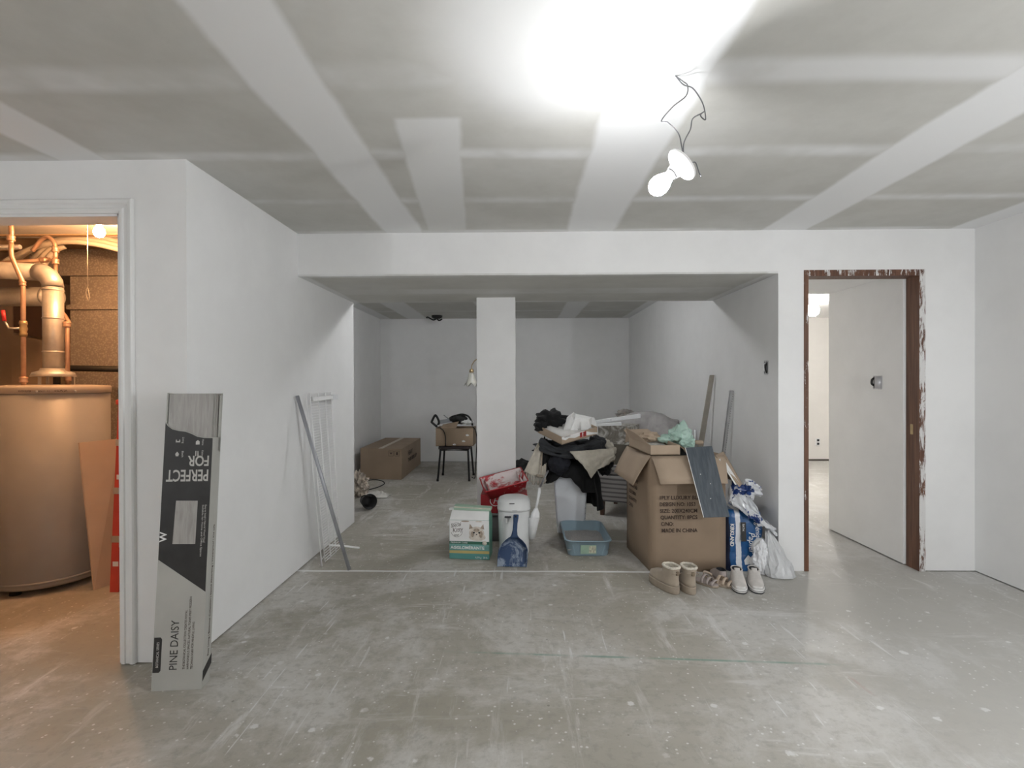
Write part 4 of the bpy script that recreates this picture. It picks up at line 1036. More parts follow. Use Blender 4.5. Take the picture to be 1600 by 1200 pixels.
# ------------------------------------------------------------------ blue litter tray
lb = thing('litter_tray', 'grey blue plastic litter tray of grey litter on the floor before white bin', 'tray', (.507, 4.10, 0))
cx, cy = .507, 4.115
W(lb).loft([rr(cx, cy, .148, .255, .05, .0), rr(cx, cy, .152, .259, .05, .010), rr(cx, cy, .165, .277, .06, .112), rr(cx, cy, .176, .288, .07, .116), rr(cx, cy, .178, .290, .07, .110), rr(cx, cy, .176, .288, .07, .122), rr(cx, cy, .164, .276, .06, .120), rr(cx, cy, .150, .257, .05, .012)], cap1=True).obj('tray_shell', M_bluetub, lb)
ng = NT('clumped grey litter'); v_ = ng.voro(160); 
M_lit = ng.out(ng.mix(v_, (.30, .29, .28), (.50, .48, .46)), .9)
b = W(lb); b.grid(lambda u, v: Vector((cx - .154 + .308 * u, cy - .262 + .524 * v, .044 + .012 * nz((u * 4, v * 6, 0), 1) + .003 * nz((u * 30, v * 40, 0), 1))), 30, 44); b.obj('cat_litter', M_lit, lb, kind='stuff')
b = W(lb); b.slab([(.445, 3.8435, .022), (.562, 3.8435, .022), (.562, 3.837, .088), (.445, 3.837, .088)], .001); b.obj('sticker', M_paleg, lb)
b = W(lb); b.slab([(.508, 3.8415, .028), (.557, 3.8415, .028), (.557, 3.836, .082), (.508, 3.836, .082)], .001); b.obj('sticker_picture', plain('sticker photo', (.55, .55, .42), .6, .35, 50), lb)
text('litter pan', .018, (.450, 3.8405, .055), (1, 0, 0), (0, -.1, 1), M_whitepaper, lb, off=lb.location, width=.052)
for s in (-1, 1):
    W(lb).slab([(cx + s * .10 - .004, 3.854, .012), (cx + s * .10 + .004, 3.854, .012), (cx + s * .118 + .004, 3.8405, .09), (cx + s * .118 - .004, 3.8405, .09)], .003).obj('moulded_rib', M_bluetub, lb)

# ------------------------------------------------------------------ white bin and the heap on it
wb_ = thing('white_bin', 'tall white plastic bin under the heap of dark clothes', 'bin', (.44, 4.50, 0), math.radians(-9))
MB().loft([rr(0, 0, .112, .085, .02, 0), rr(0, 0, .116, .089, .022, .012), rr(0, 0, .146, .112, .026, .555)], cap1=False).obj('body', plain('white bin plastic', (.70, .73, .77), .4, .03, 4), wb_, solid=.003)
MB().loft([rr(0, 0, .148, .114, .026, .55), rr(0, 0, .158, .124, .03, .555), rr(0, 0, .158, .124, .03, .575), rr(0, 0, .146, .112, .026, .575)], cap0=False, cap1=False).obj('rim', M_whitepl, wb_)
for k in range(9):
    MB().box(.1175 + .0022 * k, .1205 + .0022 * k, -.087 - .0016 * k - .004, -.078 - .0016 * k, .045 + .045 * k, .055 + .045 * k).obj('side_mark', M_dull, wb_)

def drape(name, mat, label, cat, c, rx, ry, top, hang, folds=7, amp=.03, seed=0.0, a0=0.0, a1=2 * PI, nu=72, nv=22, dome=.05, solid=.012, group=None, rtop=.1, flare=.25):
    """cloth lying over a rounded top and hanging down its sides; hang(angle) = length below the edge"""
    c = Vector(c)
    m = MB(off=c)
    def fn(u, v):
        a = a0 + (a1 - a0) * u
        L = hang(a)
        ca, sa = math.cos(a), math.sin(a)
        Re = 1.0 / math.sqrt((ca / rx) ** 2 + (sa / ry) ** 2)
        s = v * (Re + L)
        wv = math.sin(folds * a + seed + 1.5 * nz((ca, sa, seed), 1.3)) 
        if s < Re:
            t = s / Re
            p = Vector((ca * s, sa * s, top + dome * (1 - t * t) - .035 * t ** 6))
        else:
            hd = s - Re
            p = Vector((ca * (Re + flare * hd * .5), sa * (Re + flare * hd * .5), top - .035 - hd))
            k = min(1, hd / .10)
            p += Vector((ca, sa, 0)) * (amp * k * wv)
        p += Vector((nz((ca * s * 6, sa * s * 6, seed), 1), nz((ca * s * 6, sa * s * 6, seed + 3), 1), nz((ca * s * 7, sa * s * 7, seed + 6), 1))) * amp * .8
        return Vector((c.x + p.x, c.y + p.y, max(p.z, .012)))
    m.grid(fn, nu, nv)
    bmesh.ops.remove_doubles(m.bm, verts=m.bm.verts, dist=.0004)
    o = m.obj(name, mat, None, solid=solid, subsurf=1)
    o.location = c
    return tag(o, label, cat, group)
def hang_coat(a):
    d = math.degrees(a) % 360
    # 270 = towards the camera, 0 = right
    if 225 <= d < 262: return .075
    if 262 <= d <= 330: return .08 + .12 * min(1, (d - 262) / 30)
    if d > 330 or d < 60: return .37
    if d < 180: return .16
    return .16 - .06 * (d - 180) / 45
drape('black_coat', M_blackcloth, 'black fleece garment hanging over right side of the white bin', 'garment', (.45, 4.49, 0), .205, .155, .605, hang_coat, 9, .022, 1.0, dome=.03)
# padded dark sleeve at the front left of the bin
o = MB(off=(.33, 4.32, .6)).ball((.325, 4.335, .618), (.088, .075, .088), 4, .25, 3, 4, .22).obj('padded_sleeve', M_navy); o.location = (.33, 4.32, .6)
tag(o, 'padded navy black sleeve bulging over the front left bin edge', 'garment')
o = MB(off=(.22, 4.42, .62)).ball((.215, 4.45, .665), (.055, .09, .14), 4, .35, 4, 14, .3).obj('dark_cloth', M_blackcloth); o.location = (.22, 4.42, .62)
tag(o, 'bunched black cloth at the left end of the clothes heap', 'garment')
# charcoal jacket: flattened heap of folds
cj = MB(off=(.45, 4.48, .72))
cj.ball((.44, 4.52, .715), (.275, .21, .085), 5, .30, 3.2, 11, .35)
cj.ball((.645, 4.42, .735), (.085, .10, .10), 4, .4, 4, 5, .4)
for k, (pz, ph) in enumerate(((.745, .1), (.712, .6), (.77, 1.2))):
    cj.tube(smooth_path([(.17, 4.36, pz + .035), (.30, 4.285, pz - .02), (.44, 4.27, pz - .015), (.58, 4.29, pz + .012), (.68, 4.34, pz + .03)]), [.02 + .010 * math.sin(i * .5 + ph) for i in range(33)], 9)
o = cj.obj('charcoal_jacket', M_charcoal); o.location = (.45, 4.48, .72)
tag(o, 'rumpled charcoal jacket between the shallow box and the black fleece', 'garment')
# cream knit hanging in a point
def knit(u, v):
    A = Vector((.405, 4.262, .765)).lerp(Vector((.775, 4.33, .785)), u); 
    low = [(.0, .0), (.25, .10), (.48, .225), (.62, .16), (.8, .14), (1.0, .085)]
    L = 0
    for (u0, l0), (u1, l1) in zip(low, low[1:]):
        if u0 <= u <= u1: L = l0 + (l1 - l0) * (u - u0) / (u1 - u0)
    p = A + Vector((0, -.035 - .03 * math.sin(v * PI * .7), -L * v - .035 + .02 * v * nz((u * 12, v * 3, 0), 1)))
    p += Vector((0, .014 * nz((u * 5, v * 4, 2), 1), 0)) 
    return p
o = MB(off=(.58, 4.25, .68)).grid(knit, 36, 16).obj('cream_knit', M_cream, solid=.008); o.location = (.58, 4.25, .68)
tag(o, 'cream knitted cloth hanging in a point below the charcoal jacket', 'cloth')
o = MB(off=(.76, 4.45, .7)).ball((.755, 4.46, .70), (.065, .10, .095), 4, .35, 4, 17, .3).obj('cream_knit', M_cream); o.location = (.76, 4.45, .7)
tag(o, 'cream wool bundle poking out at the right end of the clothes heap', 'cloth')
o = MB(off=(.70, 4.42, .58)).ball((.715, 4.42, .60), (.065, .07, .085), 4, .4, 4, 27, .35).obj('dark_cloth', M_blackcloth); o.location = (.70, 4.42, .58)
tag(o, 'black cloth bunched below the cream wool bundle', 'garment')
# fringed cream scarf on the left
sf = thing('fringed_scarf', 'cream fringed scarf hanging off the left end of the clothes heap', 'scarf', (.14, 4.38, .6))
def scarf(u, v):
    a = Vector((.150, 4.40, .775)).lerp(Vector((.222, 4.40, .775)), u); d = Vector((.030, 4.36, .545)).lerp(Vector((.215, 4.36, .475)), u)
    return a.lerp(d, v) + Vector((0, .016 * math.sin(u * 9 + v * 2), .012 * nz((u * 4, v * 4, 3), 1)))
W(sf).grid(scarf, 14, 14).obj('cloth', M_cream, sf, solid=.007)
b = W(sf)
for i in range(15):
    u = i / 14
    q = scarf(u, .99); L = .03 + .05 * math.sin(u * PI) 
    b.tube([q, q + Vector((.006 * math.sin(i * 2.1), -.004, -L * .5)), q + Vector((.012 * math.sin(i * 1.7), -.002, -L))], .0045, 5)
b.obj('fringe', M_cream, sf, kind='stuff')
W(sf).tube([(.135, 4.33, .515), (.185, 4.33, .51)], .012, 8).obj('brown_stripe', M_suedes, sf)
W(sf).slab([(.168, 4.345, .53), (.178, 4.345, .53), (.190, 4.37, .74), (.180, 4.37, .74)], .004).obj('dark_seam', M_suedes, sf)
o = MB(off=(.2, 4.33, .4)).tube([(.235, 4.33, .56), (.165, 4.31, .425)], .008, 8).obj('grey_rod', M_dull); o.location = (.2, 4.33, .4)
tag(o, 'short grey metal rod poking out below the fringed scarf', 'rod')

# shallow box with torn label on the clothes
tb = thing('shallow_box', 'shallow cardboard box with torn white label and red mark on the clothes heap', 'box', (.43, 4.33, .80), 0)
zb = .792
A_ = Vector((.335, 4.18, zb)); B_ = Vector((.640, 4.30, zb + .072)); D_ = Vector((.150, 4.44, zb + .075)); C_ = B_ + D_ - A_
hh = Vector((0, 0, .062))
W(tb).hexa([A_, B_, C_, D_], [p + Vector((0, 0, .006)) for p in (A_, B_, C_, D_)]).obj('bottom', M_card2, tb)
for p, q in ((A_, B_), (B_, C_), (C_, D_), (D_, A_)):
    dd = (q - p); nn = Vector((-dd.y, dd.x, 0)).normalized() * .005
    W(tb).hexa([p, q, q + nn, p + nn], [p + hh, q + hh, q + nn + hh, p + nn + hh]).obj('side', M_card_in, tb)
dd = (B_ - A_); nn = Vector((dd.y, -dd.x, 0)).normalized() * .001
def BP(u, v): return A_ + dd * u + hh * v + nn
b = W(tb); ot = [(0, .72), (.10, .45), (.2, .62), (.36, .40), (.55, .55), (.70, .30), (.9, .15), (1.0, .05), (1.0, .28), (.82, .55), (.62, .98), (0, 1.0)]
b.poly([BP(u, v) for u, v in ot]); b.obj('torn_label', M_whitepaper, tb, solid=.001)
b = W(tb); b.slab([BP(.50, .25) + nn, BP(.68, .25) + nn, BP(.68, .90) + nn, BP(.50, .90) + nn], .0006); b.obj('red_mark', plain('red ink', (.35, .03, .03), .7, .3, 60), tb)
text('!', .045, BP(.56, .32) + nn * 2.6, dd, hh, M_whitepaper, tb, off=tb.location, bold=.002)
text('FRAGILE', .016, BP(.06, .80) + nn * 2.2, dd, hh, M_ink, tb, off=tb.location)
o = MB(off=(.24, 4.5, .93)).grid(lambda u, v: A_.lerp(B_, u * .9 + .05) + (D_ - A_) * (v * .9 + .05) + Vector((0, 0, .05 + .022 * nz((u * 4, v * 4, 5), 1))), 12, 12).obj('wrapping_sheet', plain('grey foam sheet', (.60, .59, .57), .8, .08, 10), solid=.004)
o.location = (.24, 4.5, .93); tag(o, 'thin grey wrapping sheet lining the shallow labelled box', 'wrapping')
o = MB(off=(.26, 4.5, .97)).ball((.275, 4.50, .962), (.135, .10, .085), 4, .45, 4, 3, .35).ball((.20, 4.44, .915), (.075, .06, .045), 3, .5, 5, 5, .3).obj('black_garment', M_blackcloth); o.location = (.26, 4.5, .97)
tag(o, 'fuzzy black garment on top of the heap beside the white paper', 'garment')
hb = MB(off=(.50, 4.40, .93))
def hull(b, pts):
    vs = [b.v(p) for p in pts]
    r = bmesh.ops.convex_hull(b.bm, input=vs)
    bmesh.ops.delete(b.bm, geom=[g for g in r['geom_interior'] if isinstance(g, bmesh.types.BMVert)], context='VERTS')
hull(hb, [(.41, 4.30, .885), (.585, 4.32, .905), (.625, 4.42, .93), (.44, 4.46, .92), (.45, 4.31, .985), (.575, 4.335, .985), (.615, 4.42, 1.0), (.47, 4.44, 1.03), (.52, 4.32, 1.0)])
hull(hb, [(.36, 4.34, .885), (.48, 4.29, .90), (.43, 4.33, 1.02), (.46, 4.42, 1.045), (.40, 4.43, 1.0), (.37, 4.44, .90), (.50, 4.40, .95)])
hull(hb, [(.50, 4.27, .90), (.57, 4.285, .905), (.565, 4.30, .965), (.50, 4.29, .97), (.53, 4.34, .94)])
hull(hb, [(.56, 4.36, .93), (.65, 4.38, .925), (.635, 4.42, .995), (.58, 4.44, 1.005), (.62, 4.46, .93)])
o = hb.obj('crumpled_paper', M_whitepaper, bevel=.004); o.location = (.50, 4.40, .93)
tag(o, 'crumpled white wrapping paper on the heap topped by black garment', 'paper')

# ------------------------------------------------------------------ armchair behind, things on it
nst = NT('striped upholstery'); z_ = nst.xyz()[2]
wv = nst.math('FRACT', nst.math('MULTIPLY', nst.math('MULTIPLY_ADD', nst.noise(4, 2), .012, z_), 24.0))
M_stripe = nst.out(nst.mix(nst.ramp(wv, .55, .70), (.44, .42, .41), (.19, .175, .18)), .9)
ac = thing('striped_armchair', 'armchair in grey striped cloth on dark wooden feet, mostly hidden behind the cartons', 'armchair', (.745, 5.04, 0), math.radians(-25))
for x_, y_ in ((.02, .02), (.60, .02), (.02, .53), (.60, .53)):
    MB().hexa([(x_ + .005, y_ + .005, 0), (x_ + .04, y_ + .005, 0), (x_ + .04, y_ + .04, 0), (x_ + .005, y_ + .04, 0)], [(x_, y_, .14), (x_ + .045, y_, .14), (x_ + .045, y_ + .045, .14), (x_, y_ + .045, .14)]).obj('leg', plain('dark wood', (.10, .05, .03), .5, .15, 8), ac)
MB().box(0, .65, 0, .58, .14, .40).obj('base', M_stripe, ac, bevel=.02)
MB().box(.01, .64, .0, .44, .40, .50).obj('seat_cushion', M_stripe, ac, bevel=.03, seg=3)
MB().box(.01, .64, .43, .58, .40, .83).obj('backrest', M_stripe, ac, bevel=.03, seg=3)
Mac = Matrix.Translation((.745, 5.04, 0)) @ Matrix.Rotation(math.radians(-25), 4, 'Z')
def AC(x, y, z): return Mac @ Vector((x, y, z))
st = thing('storage_box', 'mottled grey storage box with dark lower half on armchair seat', 'box', AC(.17, .2, .5), math.radians(-25))
nm_ = NT('marbled paper'); M_marb = nm_.out(nm_.mix(nm_.ramp(nm_.noise(9, 6, .7, None, 2.0), .42, .62), (.20, .18, .15), (.60, .58, .54)), .7)
MB().box(-.16, .16, -.17, .17, .0, .20).obj('lower_half', plain('dark olive board', (.13, .115, .09), .8, .1, 8), st)
MB().box(-.165, .165, -.175, .175, .20, .375).obj('upper_half', M_marb, st)
MB().slab([(.10, -.177, .22), (.16, -.177, .24), (.165, -.177, .33), (.11, -.177, .31)], .002).obj('tan_label', M_card_in, st)
wbd = [((-.02, 4.86, .900), (.30, 4.80, .930)), ]
o = MB(off=(.95, 4.95, .9)).hexa([(.66, 4.90, .898), (1.145, 4.93, .955), (1.145, 4.98, .955), (.66, 4.95, .898)], [(.66, 4.90, .926), (1.145, 4.93, .994), (1.145, 4.98, .994), (.66, 4.95, .926)]).obj('white_board', M_whitepl, bevel=.003); o.location = (.95, 4.95, .9)
tag(o, 'long white trim board lying across the mottled storage box', 'board')
for q_ in ((.86, 4.912, .94),):
    MB(off=(.95, 4.95, .9)).lathe([(0, 0), (.005, 0), (.005, .0015), (0, .0015)], 8, q_, (0, -1, 0)).obj('screw_hole', M_dull, o)
o = MB(off=(.8, 4.85, .89)).hexa([(.70, 4.82, .885), (.945, 4.83, .893), (.945, 4.88, .893), (.70, 4.87, .885)], [(.70, 4.82, .905), (.945, 4.83, .922), (.945, 4.88, .922), (.70, 4.87, .905)]).obj('white_board', M_whitepl, bevel=.003); o.location = (.8, 4.85, .89)
tag(o, 'short white trim board under the front of the long one', 'board')
def blanket(u, v):
    x_ = .12 + .58 * u
    prf = [(.30, .58), (.37, .82), (.43, .93), (.52, .955), (.60, .88), (.64, .60)]
    t = v * (len(prf) - 1); i = min(int(t), len(prf) - 2); f = t - i
    y_ = prf[i][0] + (prf[i + 1][0] - prf[i][0]) * f; zz = prf[i][1] + (prf[i + 1][1] - prf[i][1]) * f
    zz += .03 * math.sin(u * PI) - .11 * max(0, u - .55) + .03 * nz((u * 5, v * 3, 1), 1) - .02 * abs(nz((u * 7, v * 4, 3), 1))
    return AC(x_, y_ + .02 * nz((u * 5, v * 5, 8), 1), zz)
p_ = AC(.4, .5, .85)
o = MB(off=p_).grid(blanket, 34, 22).obj('grey_blanket', plain('grey fleece blanket', (.36, .345, .34), .95, .12, 12, .003, 70), solid=.02, subsurf=1); o.location = p_
tag(o, 'soft grey blanket thrown over the armchair back', 'blanket')
p_ = AC(.20, .52, .93)
o = MB(off=p_).ball(AC(.17, .50, .955), (.10, .07, .055), 4, .3, 4, 12, .3).obj('dark_pillow', plain('mottled brown grey cloth', (.20, .185, .17), .95, .3, 20)); o.location = p_
tag(o, 'small brown grey bundle behind the long white board', 'bundle')
o = MB(off=(.0, 7.3, 0)).ball((.02, 7.25, .10), (.13, .10, .115), 4, .25, 4, 5, .2, zmin=.0).obj('black_bag', M_rubber); o.location = (0, 7.3, 0)
tag(o, 'black bag on the floor just right of the white pillar, far back', 'bag')

# ------------------------------------------------------------------ toilet paper, plastic bag
tp = thing('toilet_paper_pack', 'blue plastic pack of toilet paper rolls standing right of the tall carton', 'pack', (1.52, 3.66, 0))
ntp = NT('blue printed film'); x_, y_, z_ = ntp.xyz()
wob = ntp.math('MULTIPLY_ADD', ntp.noise(9, 3), .03, x_)
c_ = ntp.mix(ntp.ramp(wob, -.090, -.084), (.004, .010, .035), (.010, .085, .25))
strp = ntp.math('MULTIPLY', ntp.ramp(wob, -.050, -.046), ntp.ramp(wob, -.012, -.016))
c_ = ntp.mix(strp, c_, (.74, .75, .78))
edge = ntp.math('MULTIPLY_ADD', ntp.math('SINE', ntp.math('MULTIPLY_ADD', z_, 11.0, -2.0)), .045, ntp.math('MULTIPLY_ADD', ntp.noise(5, 2), .03, .095))
c_ = ntp.mix(ntp.ramp(ntp.math('SUBTRACT', wob, edge), 0, .006), c_, (.80, .81, .83))
ntp.bump(ntp.noise(16, 4, .6, None, .8), .012, .5)
M_tpf = ntp.out(c_, .28)
def tp_ring(z, k):
    lean = .05 * z
    hx = .135 + .006 * math.sin(z * 30); 
    return [(p[0], p[1] + .12 * z * 0, z) for p in rr(1.515 + lean * .2, 3.675 + lean, hx, .115 + .004 * math.sin(z * 26 + 1), .05, z, 4)]
W(tp).loft([tp_ring(z, 0) for z in [.0, .01] + [.03 * i for i in range(1, 14)]] + [[(1.52 + (p[0] - 1.52) * .8, 3.69 + (p[1] - 3.69) * .8, .412) for p in tp_ring(.40, 0)]]).obj('printed_film', M_tpf, tp)
o_ = tp.location
text('KIRKLAND', .036, (1.418, 3.561, .325), (0, 0.03, -1), (1, 0, 0), M_whitepaper, tp, off=o_, bold=.001, width=.155)
W(tp).slab([(1.488, 3.5605, .335), (1.522, 3.5605, .335), (1.522, 3.5545, .205), (1.488, 3.5545, .205)], -.001).obj('dark_label', M_black, tp)
text('BATH TISSUE', .020, (1.497, 3.5555, .325), (0, 0.03, -1), (1, 0, 0), M_whitepaper, tp, off=o_, width=.11)
text('Papier', .058, (1.540, 3.5565, .27), (.04, .03, -1), (1, 0, .04), M_whitepaper, tp, off=o_, shear=.3, width=.15)
text('hygiénique', .050, (1.585, 3.558, .375), (.04, .03, -1), (1, 0, .04), M_whitepaper, tp, off=o_, shear=.3, width=.185)
b = W(tp); b.poly([(1.508, 3.5555, .075), (1.535, 3.5555, .112), (1.566, 3.5555, .082), (1.548, 3.5555, .048), (1.515, 3.5555, .045)]); b.obj('square_print', M_whitepaper, tp, solid=.001)
for x_, z_ in ((1.605, .06), (1.62, .165)):
    W(tp).lathe([(.018, 0), (.056, 0), (.060, .012), (.060, .09), (.056, .10), (.018, .10)], 20, (x_, 3.535, z_), (.1, .98, 0)).obj('roll', M_whitepaper, tp)
nf_ = NT('torn clear film'); M_film = nf_.out(nf_.mix(nf_.ramp(nf_.noise(9, 4, .6), .56, .59), (.84, .86, .89), (.03, .07, .25)), .2, Transmission_Weight=.25)
def film(u, v):
    a = Vector((1.410, 3.60, .47)).lerp(Vector((1.53, 3.69, .655)), u) if u < .35 else Vector((1.452, 3.63, .535)).lerp(Vector((1.722, 3.60, .29)), (u - .35) / .65)
    d = Vector((1.415, 3.58, .470)).lerp(Vector((1.54, 3.545, .375)), u * 2) if u < .5 else Vector((1.54, 3.545, .375)).lerp(Vector((1.71, 3.53, .262)), u * 2 - 1)
    up_ = Vector((0, 0, .10 * math.sin(PI * min(1, u * 1.25)) * (1 - v)))
    p = a.lerp(d, v) + up_
    q = (u * 5, v * 4, 2)
    return p + Vector((.016 * nz(q, 1.6), .03 * nz(q, 1.4, 4) - .02, .022 * nz(q, 1.7, 9) - .02 * abs(nz(q, 2.5, 3))))
W(tp).grid(film, 40, 18, smooth=False).obj('torn_film', M_film, tp, solid=.002)
b = W(tp); b.ball((1.575, 3.62, .545), (.07, .05, .055), 4, .5, 4, 6, .5, smooth=False); b.obj('film_tuft', M_film, tp)
b = W(tp); b.ball((1.60, 3.50, .10), (.055, .03, .11), 4, .3, 4, 16, .4, zmin=.004, smooth=False); b.obj('film_corner', plain('crinkled clear film over rolls', (.80, .81, .83), .3, .05, 12), tp)

tp.location.x += .022
nbg = NT('milky plastic film'); M_milky = nbg.out((.80, .81, .82), .3, Transmission_Weight=.35)
pb = MB(off=(1.74, 3.47, 0))
def bagfn(u, v):
    a = 2 * PI * u
    r = [.075, .078, .076, .070, .058, .042, .028, .016][min(7, int(v * 7.999))]
    r = (.078 * (1 - v ** 1.6) + .012) * (1 + .16 * nz((math.cos(a) * 4, math.sin(a) * 4, v * 6), 1))
    lx = 1.735 - .055 * v; ly = 3.46 + .08 * v
    return Vector((lx + r * 1.05 * math.cos(a) * (1 + .18 * nz((math.cos(a) * 2, math.sin(a) * 2, v * 4), 1)), ly + r * .62 * math.sin(a), .004 + .275 * v + .030 * nz((math.cos(a) * 3, math.sin(a) * 3 + v * 2, 1), 1.4) * min(1, v * 4)))
pb.grid(bagfn, 30, 16, smooth=False)
bmesh.ops.remove_doubles(pb.bm, verts=pb.bm.verts, dist=.0004)
o = pb.obj('white_plastic_bag', M_milky, solid=.0015); o.location = (1.74, 3.47, 0)
tag(o, 'milky white plastic bag slumped against the wall end beside toilet paper', 'bag')

# ------------------------------------------------------------------ shoes
def foot_ring(L, wid, z, x0, x1, n=28, toe=.9, heel=.75):
    """closed outline of a foot from heel x0 to toe x1; wid = half width"""
    out = []
    for i in range(n):
        a = 2 * PI * i / n
        c, s = math.cos(a), math.sin(a)
        e = toe if c > 0 else heel
        x = (x0 + x1) / 2 + (x1 - x0) / 2 * math.copysign(abs(c) ** e, c)
        y = wid * math.copysign(abs(s) ** .8, s) * (1.0 + .10 * (c if c > 0 else .6 * c))
        out.append((x, y, z))
    return out
def make_boot(label, loc, rz):
    t = thing('ankle_boot', label, 'boot', loc, rz, 'beige ankle boots')
    # heel at x = 0, toe at x = .265
    MB().loft([foot_ring(0, .044, 0, .004, .262), foot_ring(0, .0455, .006, 0, .266), foot_ring(0, .0455, .042, 0, .266), foot_ring(0, .043, .047, .003, .263)]).obj('platform_sole', M_suedes, t)
    MB().tube([(p[0], p[1] * 1.01, .043) for p in foot_ring(0, .0455, 0, -.0005, .2665)], .0022, 5, closed=True).obj('welt_seam', M_suede, t)
    MB().loft([foot_ring(0, .042, .046, .003, .260), foot_ring(0, .0435, .062, .002, .261), foot_ring(0, .042, .080, .004, .250), foot_ring(0, .0405, .096, .006, .215),
               foot_ring(0, .039, .106, .008, .165), foot_ring(0, .040, .116, .008, .130), foot_ring(0, .0415, .135, .006, .118), foot_ring(0, .0425, .158, .004, .116)], cap1=False).obj('upper', M_suede, t)
    ring = foot_ring(0, .040, .158, .007, .113, 40)
    b = MB(); b.tube([(p[0], p[1], p[2] + .003 * nz((p[0] * 60, p[1] * 60, 0), 1)) for p in ring], .0085, 8, closed=True); b.obj('fleece_collar', M_fleece, t)
    MB().loft([foot_ring(0, .036, .160, .011, .109), foot_ring(0, .030, .125, .018, .112), foot_ring(0, .026, .100, .022, .125)], cap0=False, cap1=True).obj('fleece_lining', M_fleece, t)
    MB().loft([foot_ring(0, .014, .1005, .035, .085), foot_ring(0, .012, .102, .04, .08)]).obj('dark_insole', M_suedes, t)
    MB().box(-.004, .006, -.008, .008, .118, .140).obj('heel_tab', plain('brown tab', (.24, .185, .13), .8, .1, 20), t)
    MB().tube([(.006, .0395, .13), (-.001, .02, .131), (-.002, 0, .131), (-.001, -.02, .131), (.006, -.0395, .13)], .002, 5).obj('back_seam', M_suedes, t)
    return t
make_boot('left beige platform ankle boot with fleece collar before the tall carton', (.957, 3.158, 0), math.radians(112))
make_boot('right beige platform ankle boot, narrower view, beside its twin', (1.048, 3.150, 0), math.radians(97))
def make_sneaker(label, loc, rz):
    t = thing('sneaker', label, 'shoe', loc, rz, 'off white sneakers'); t.scale = (.93, 1.05, .88)
    MB().loft([foot_ring(0, .043, 0, .002, .27), foot_ring(0, .045, .004, 0, .274), foot_ring(0, .045, .010, 0, .274)]).obj('outsole', M_charcoal, t)
    MB().loft([foot_ring(0, .0455, .010, 0, .275), foot_ring(0, .0455, .022, 0, .275), foot_ring(0, .043, .030, .003, .270)]).obj('midsole', M_shoew, t)
    MB().tube([(p[0], p[1] * 1.01, .021) for p in foot_ring(0, .0456, 0, -.0004, .2754, 40)], .0014, 4, closed=True).obj('midsole_line', M_charcoal, t)
    MB().loft([foot_ring(0, .042, .028, .004, .266), foot_ring(0, .0425, .040, .003, .262), foot_ring(0, .040, .052, .003, .240), foot_ring(0, .036, .064, .003, .205), foot_ring(0, .033, .076, .002, .170), foot_ring(0, .032, .090, .000, .135), foot_ring(0, .031, .100, -.002, .112)], cap1=False).obj('upper', M_shoe, t)
    MB().loft([foot_ring(0, .029, .100, .002, .106), foot_ring(0, .025, .060, .012, .12)], cap0=False, cap1=True).obj('lining', M_charcoal, t)
    MB().tube([(p[0], p[1], p[2]) for p in foot_ring(0, .030, .100, -.001, .110, 32)], .0042, 6, closed=True).obj('collar', M_shoe, t)
    MB().hexa([(.085, -.016, .082), (.15, -.013, .074), (.15, .013, .074), (.085, .016, .082)], [(.078, -.017, .116), (.10, -.014, .112), (.10, .014, .112), (.078, .017, .116)]).obj('tongue', M_shoe, t, bevel=.004)
    for k in range(5):
        x_ = .120 + .021 * k; zz = .0865 - .0075 * k
        MB().tube([(x_, -.019, zz - .004), (x_ + .002, 0, zz + .003), (x_, .019, zz - .004)], .0028, 5).obj('lace', M_shoew, t)
    MB().loft([[(.262 + d, y * 1.0, .024) for y in (-.025, .025) for d in (0,)] + [(.2755, .02, .03), (.2755, -.02, .03)]][:0] or [foot_ring(0, .030, .031, .20, .268), foot_ring(0, .026, .0445, .205, .256)]).obj('toe_cap', M_shoew, t)
    for k in range(3):     # three slanted bars
        x_ = .205 + .010 * k
        for s in (1,):
            MB().hexa([(x_, -.010 + .0035 * k, .0605 - .0052 * k), (x_ + .006, -.010 + .0035 * k, .0575 - .0052 * k), (x_ + .006, .004 + .003 * k, .0575 - .0052 * k), (x_, .004 + .003 * k, .0605 - .0052 * k)],
                      [(x_, -.010 + .0035 * k, .0625 - .0052 * k), (x_ + .006, -.010 + .0035 * k, .0595 - .0052 * k), (x_ + .006, .004 + .003 * k, .0595 - .0052 * k), (x_, .004 + .003 * k, .0625 - .0052 * k)]).obj('logo_bar', M_charcoal, t)
    return t
make_sneaker('off white sneaker with dark sole line, left of the pair, toe to camera', (1.412, 3.415, 0), math.radians(-105))
make_sneaker('off white sneaker with dark sole line, right of the pair by plastic pack', (1.522, 3.415, 0), math.radians(-106))
ms = thing('flat_shoe', 'mauve grey suede shoe tucked behind the left off white sneaker', 'shoe', (1.315, 3.345, 0), math.radians(95))
ms.scale = (.85, .95, .8)
MB().loft([foot_ring(0, .038, 0, 0, .20), foot_ring(0, .040, .012, 0, .203)]).obj('sole', M_suedes, ms)
MB().loft([foot_ring(0, .038, .012, .002, .20), foot_ring(0, .039, .035, .002, .198), foot_ring(0, .034, .06, .006, .165), foot_ring(0, .030, .078, .010, .12), foot_ring(0, .030, .092, .010, .10)], cap1=False).obj('upper', M_mauve, ms)
MB().loft([foot_ring(0, .028, .091, .013, .097), foot_ring(0, .025, .04, .02, .11)], cap0=False, cap1=True).obj('lining', M_charcoal, ms)
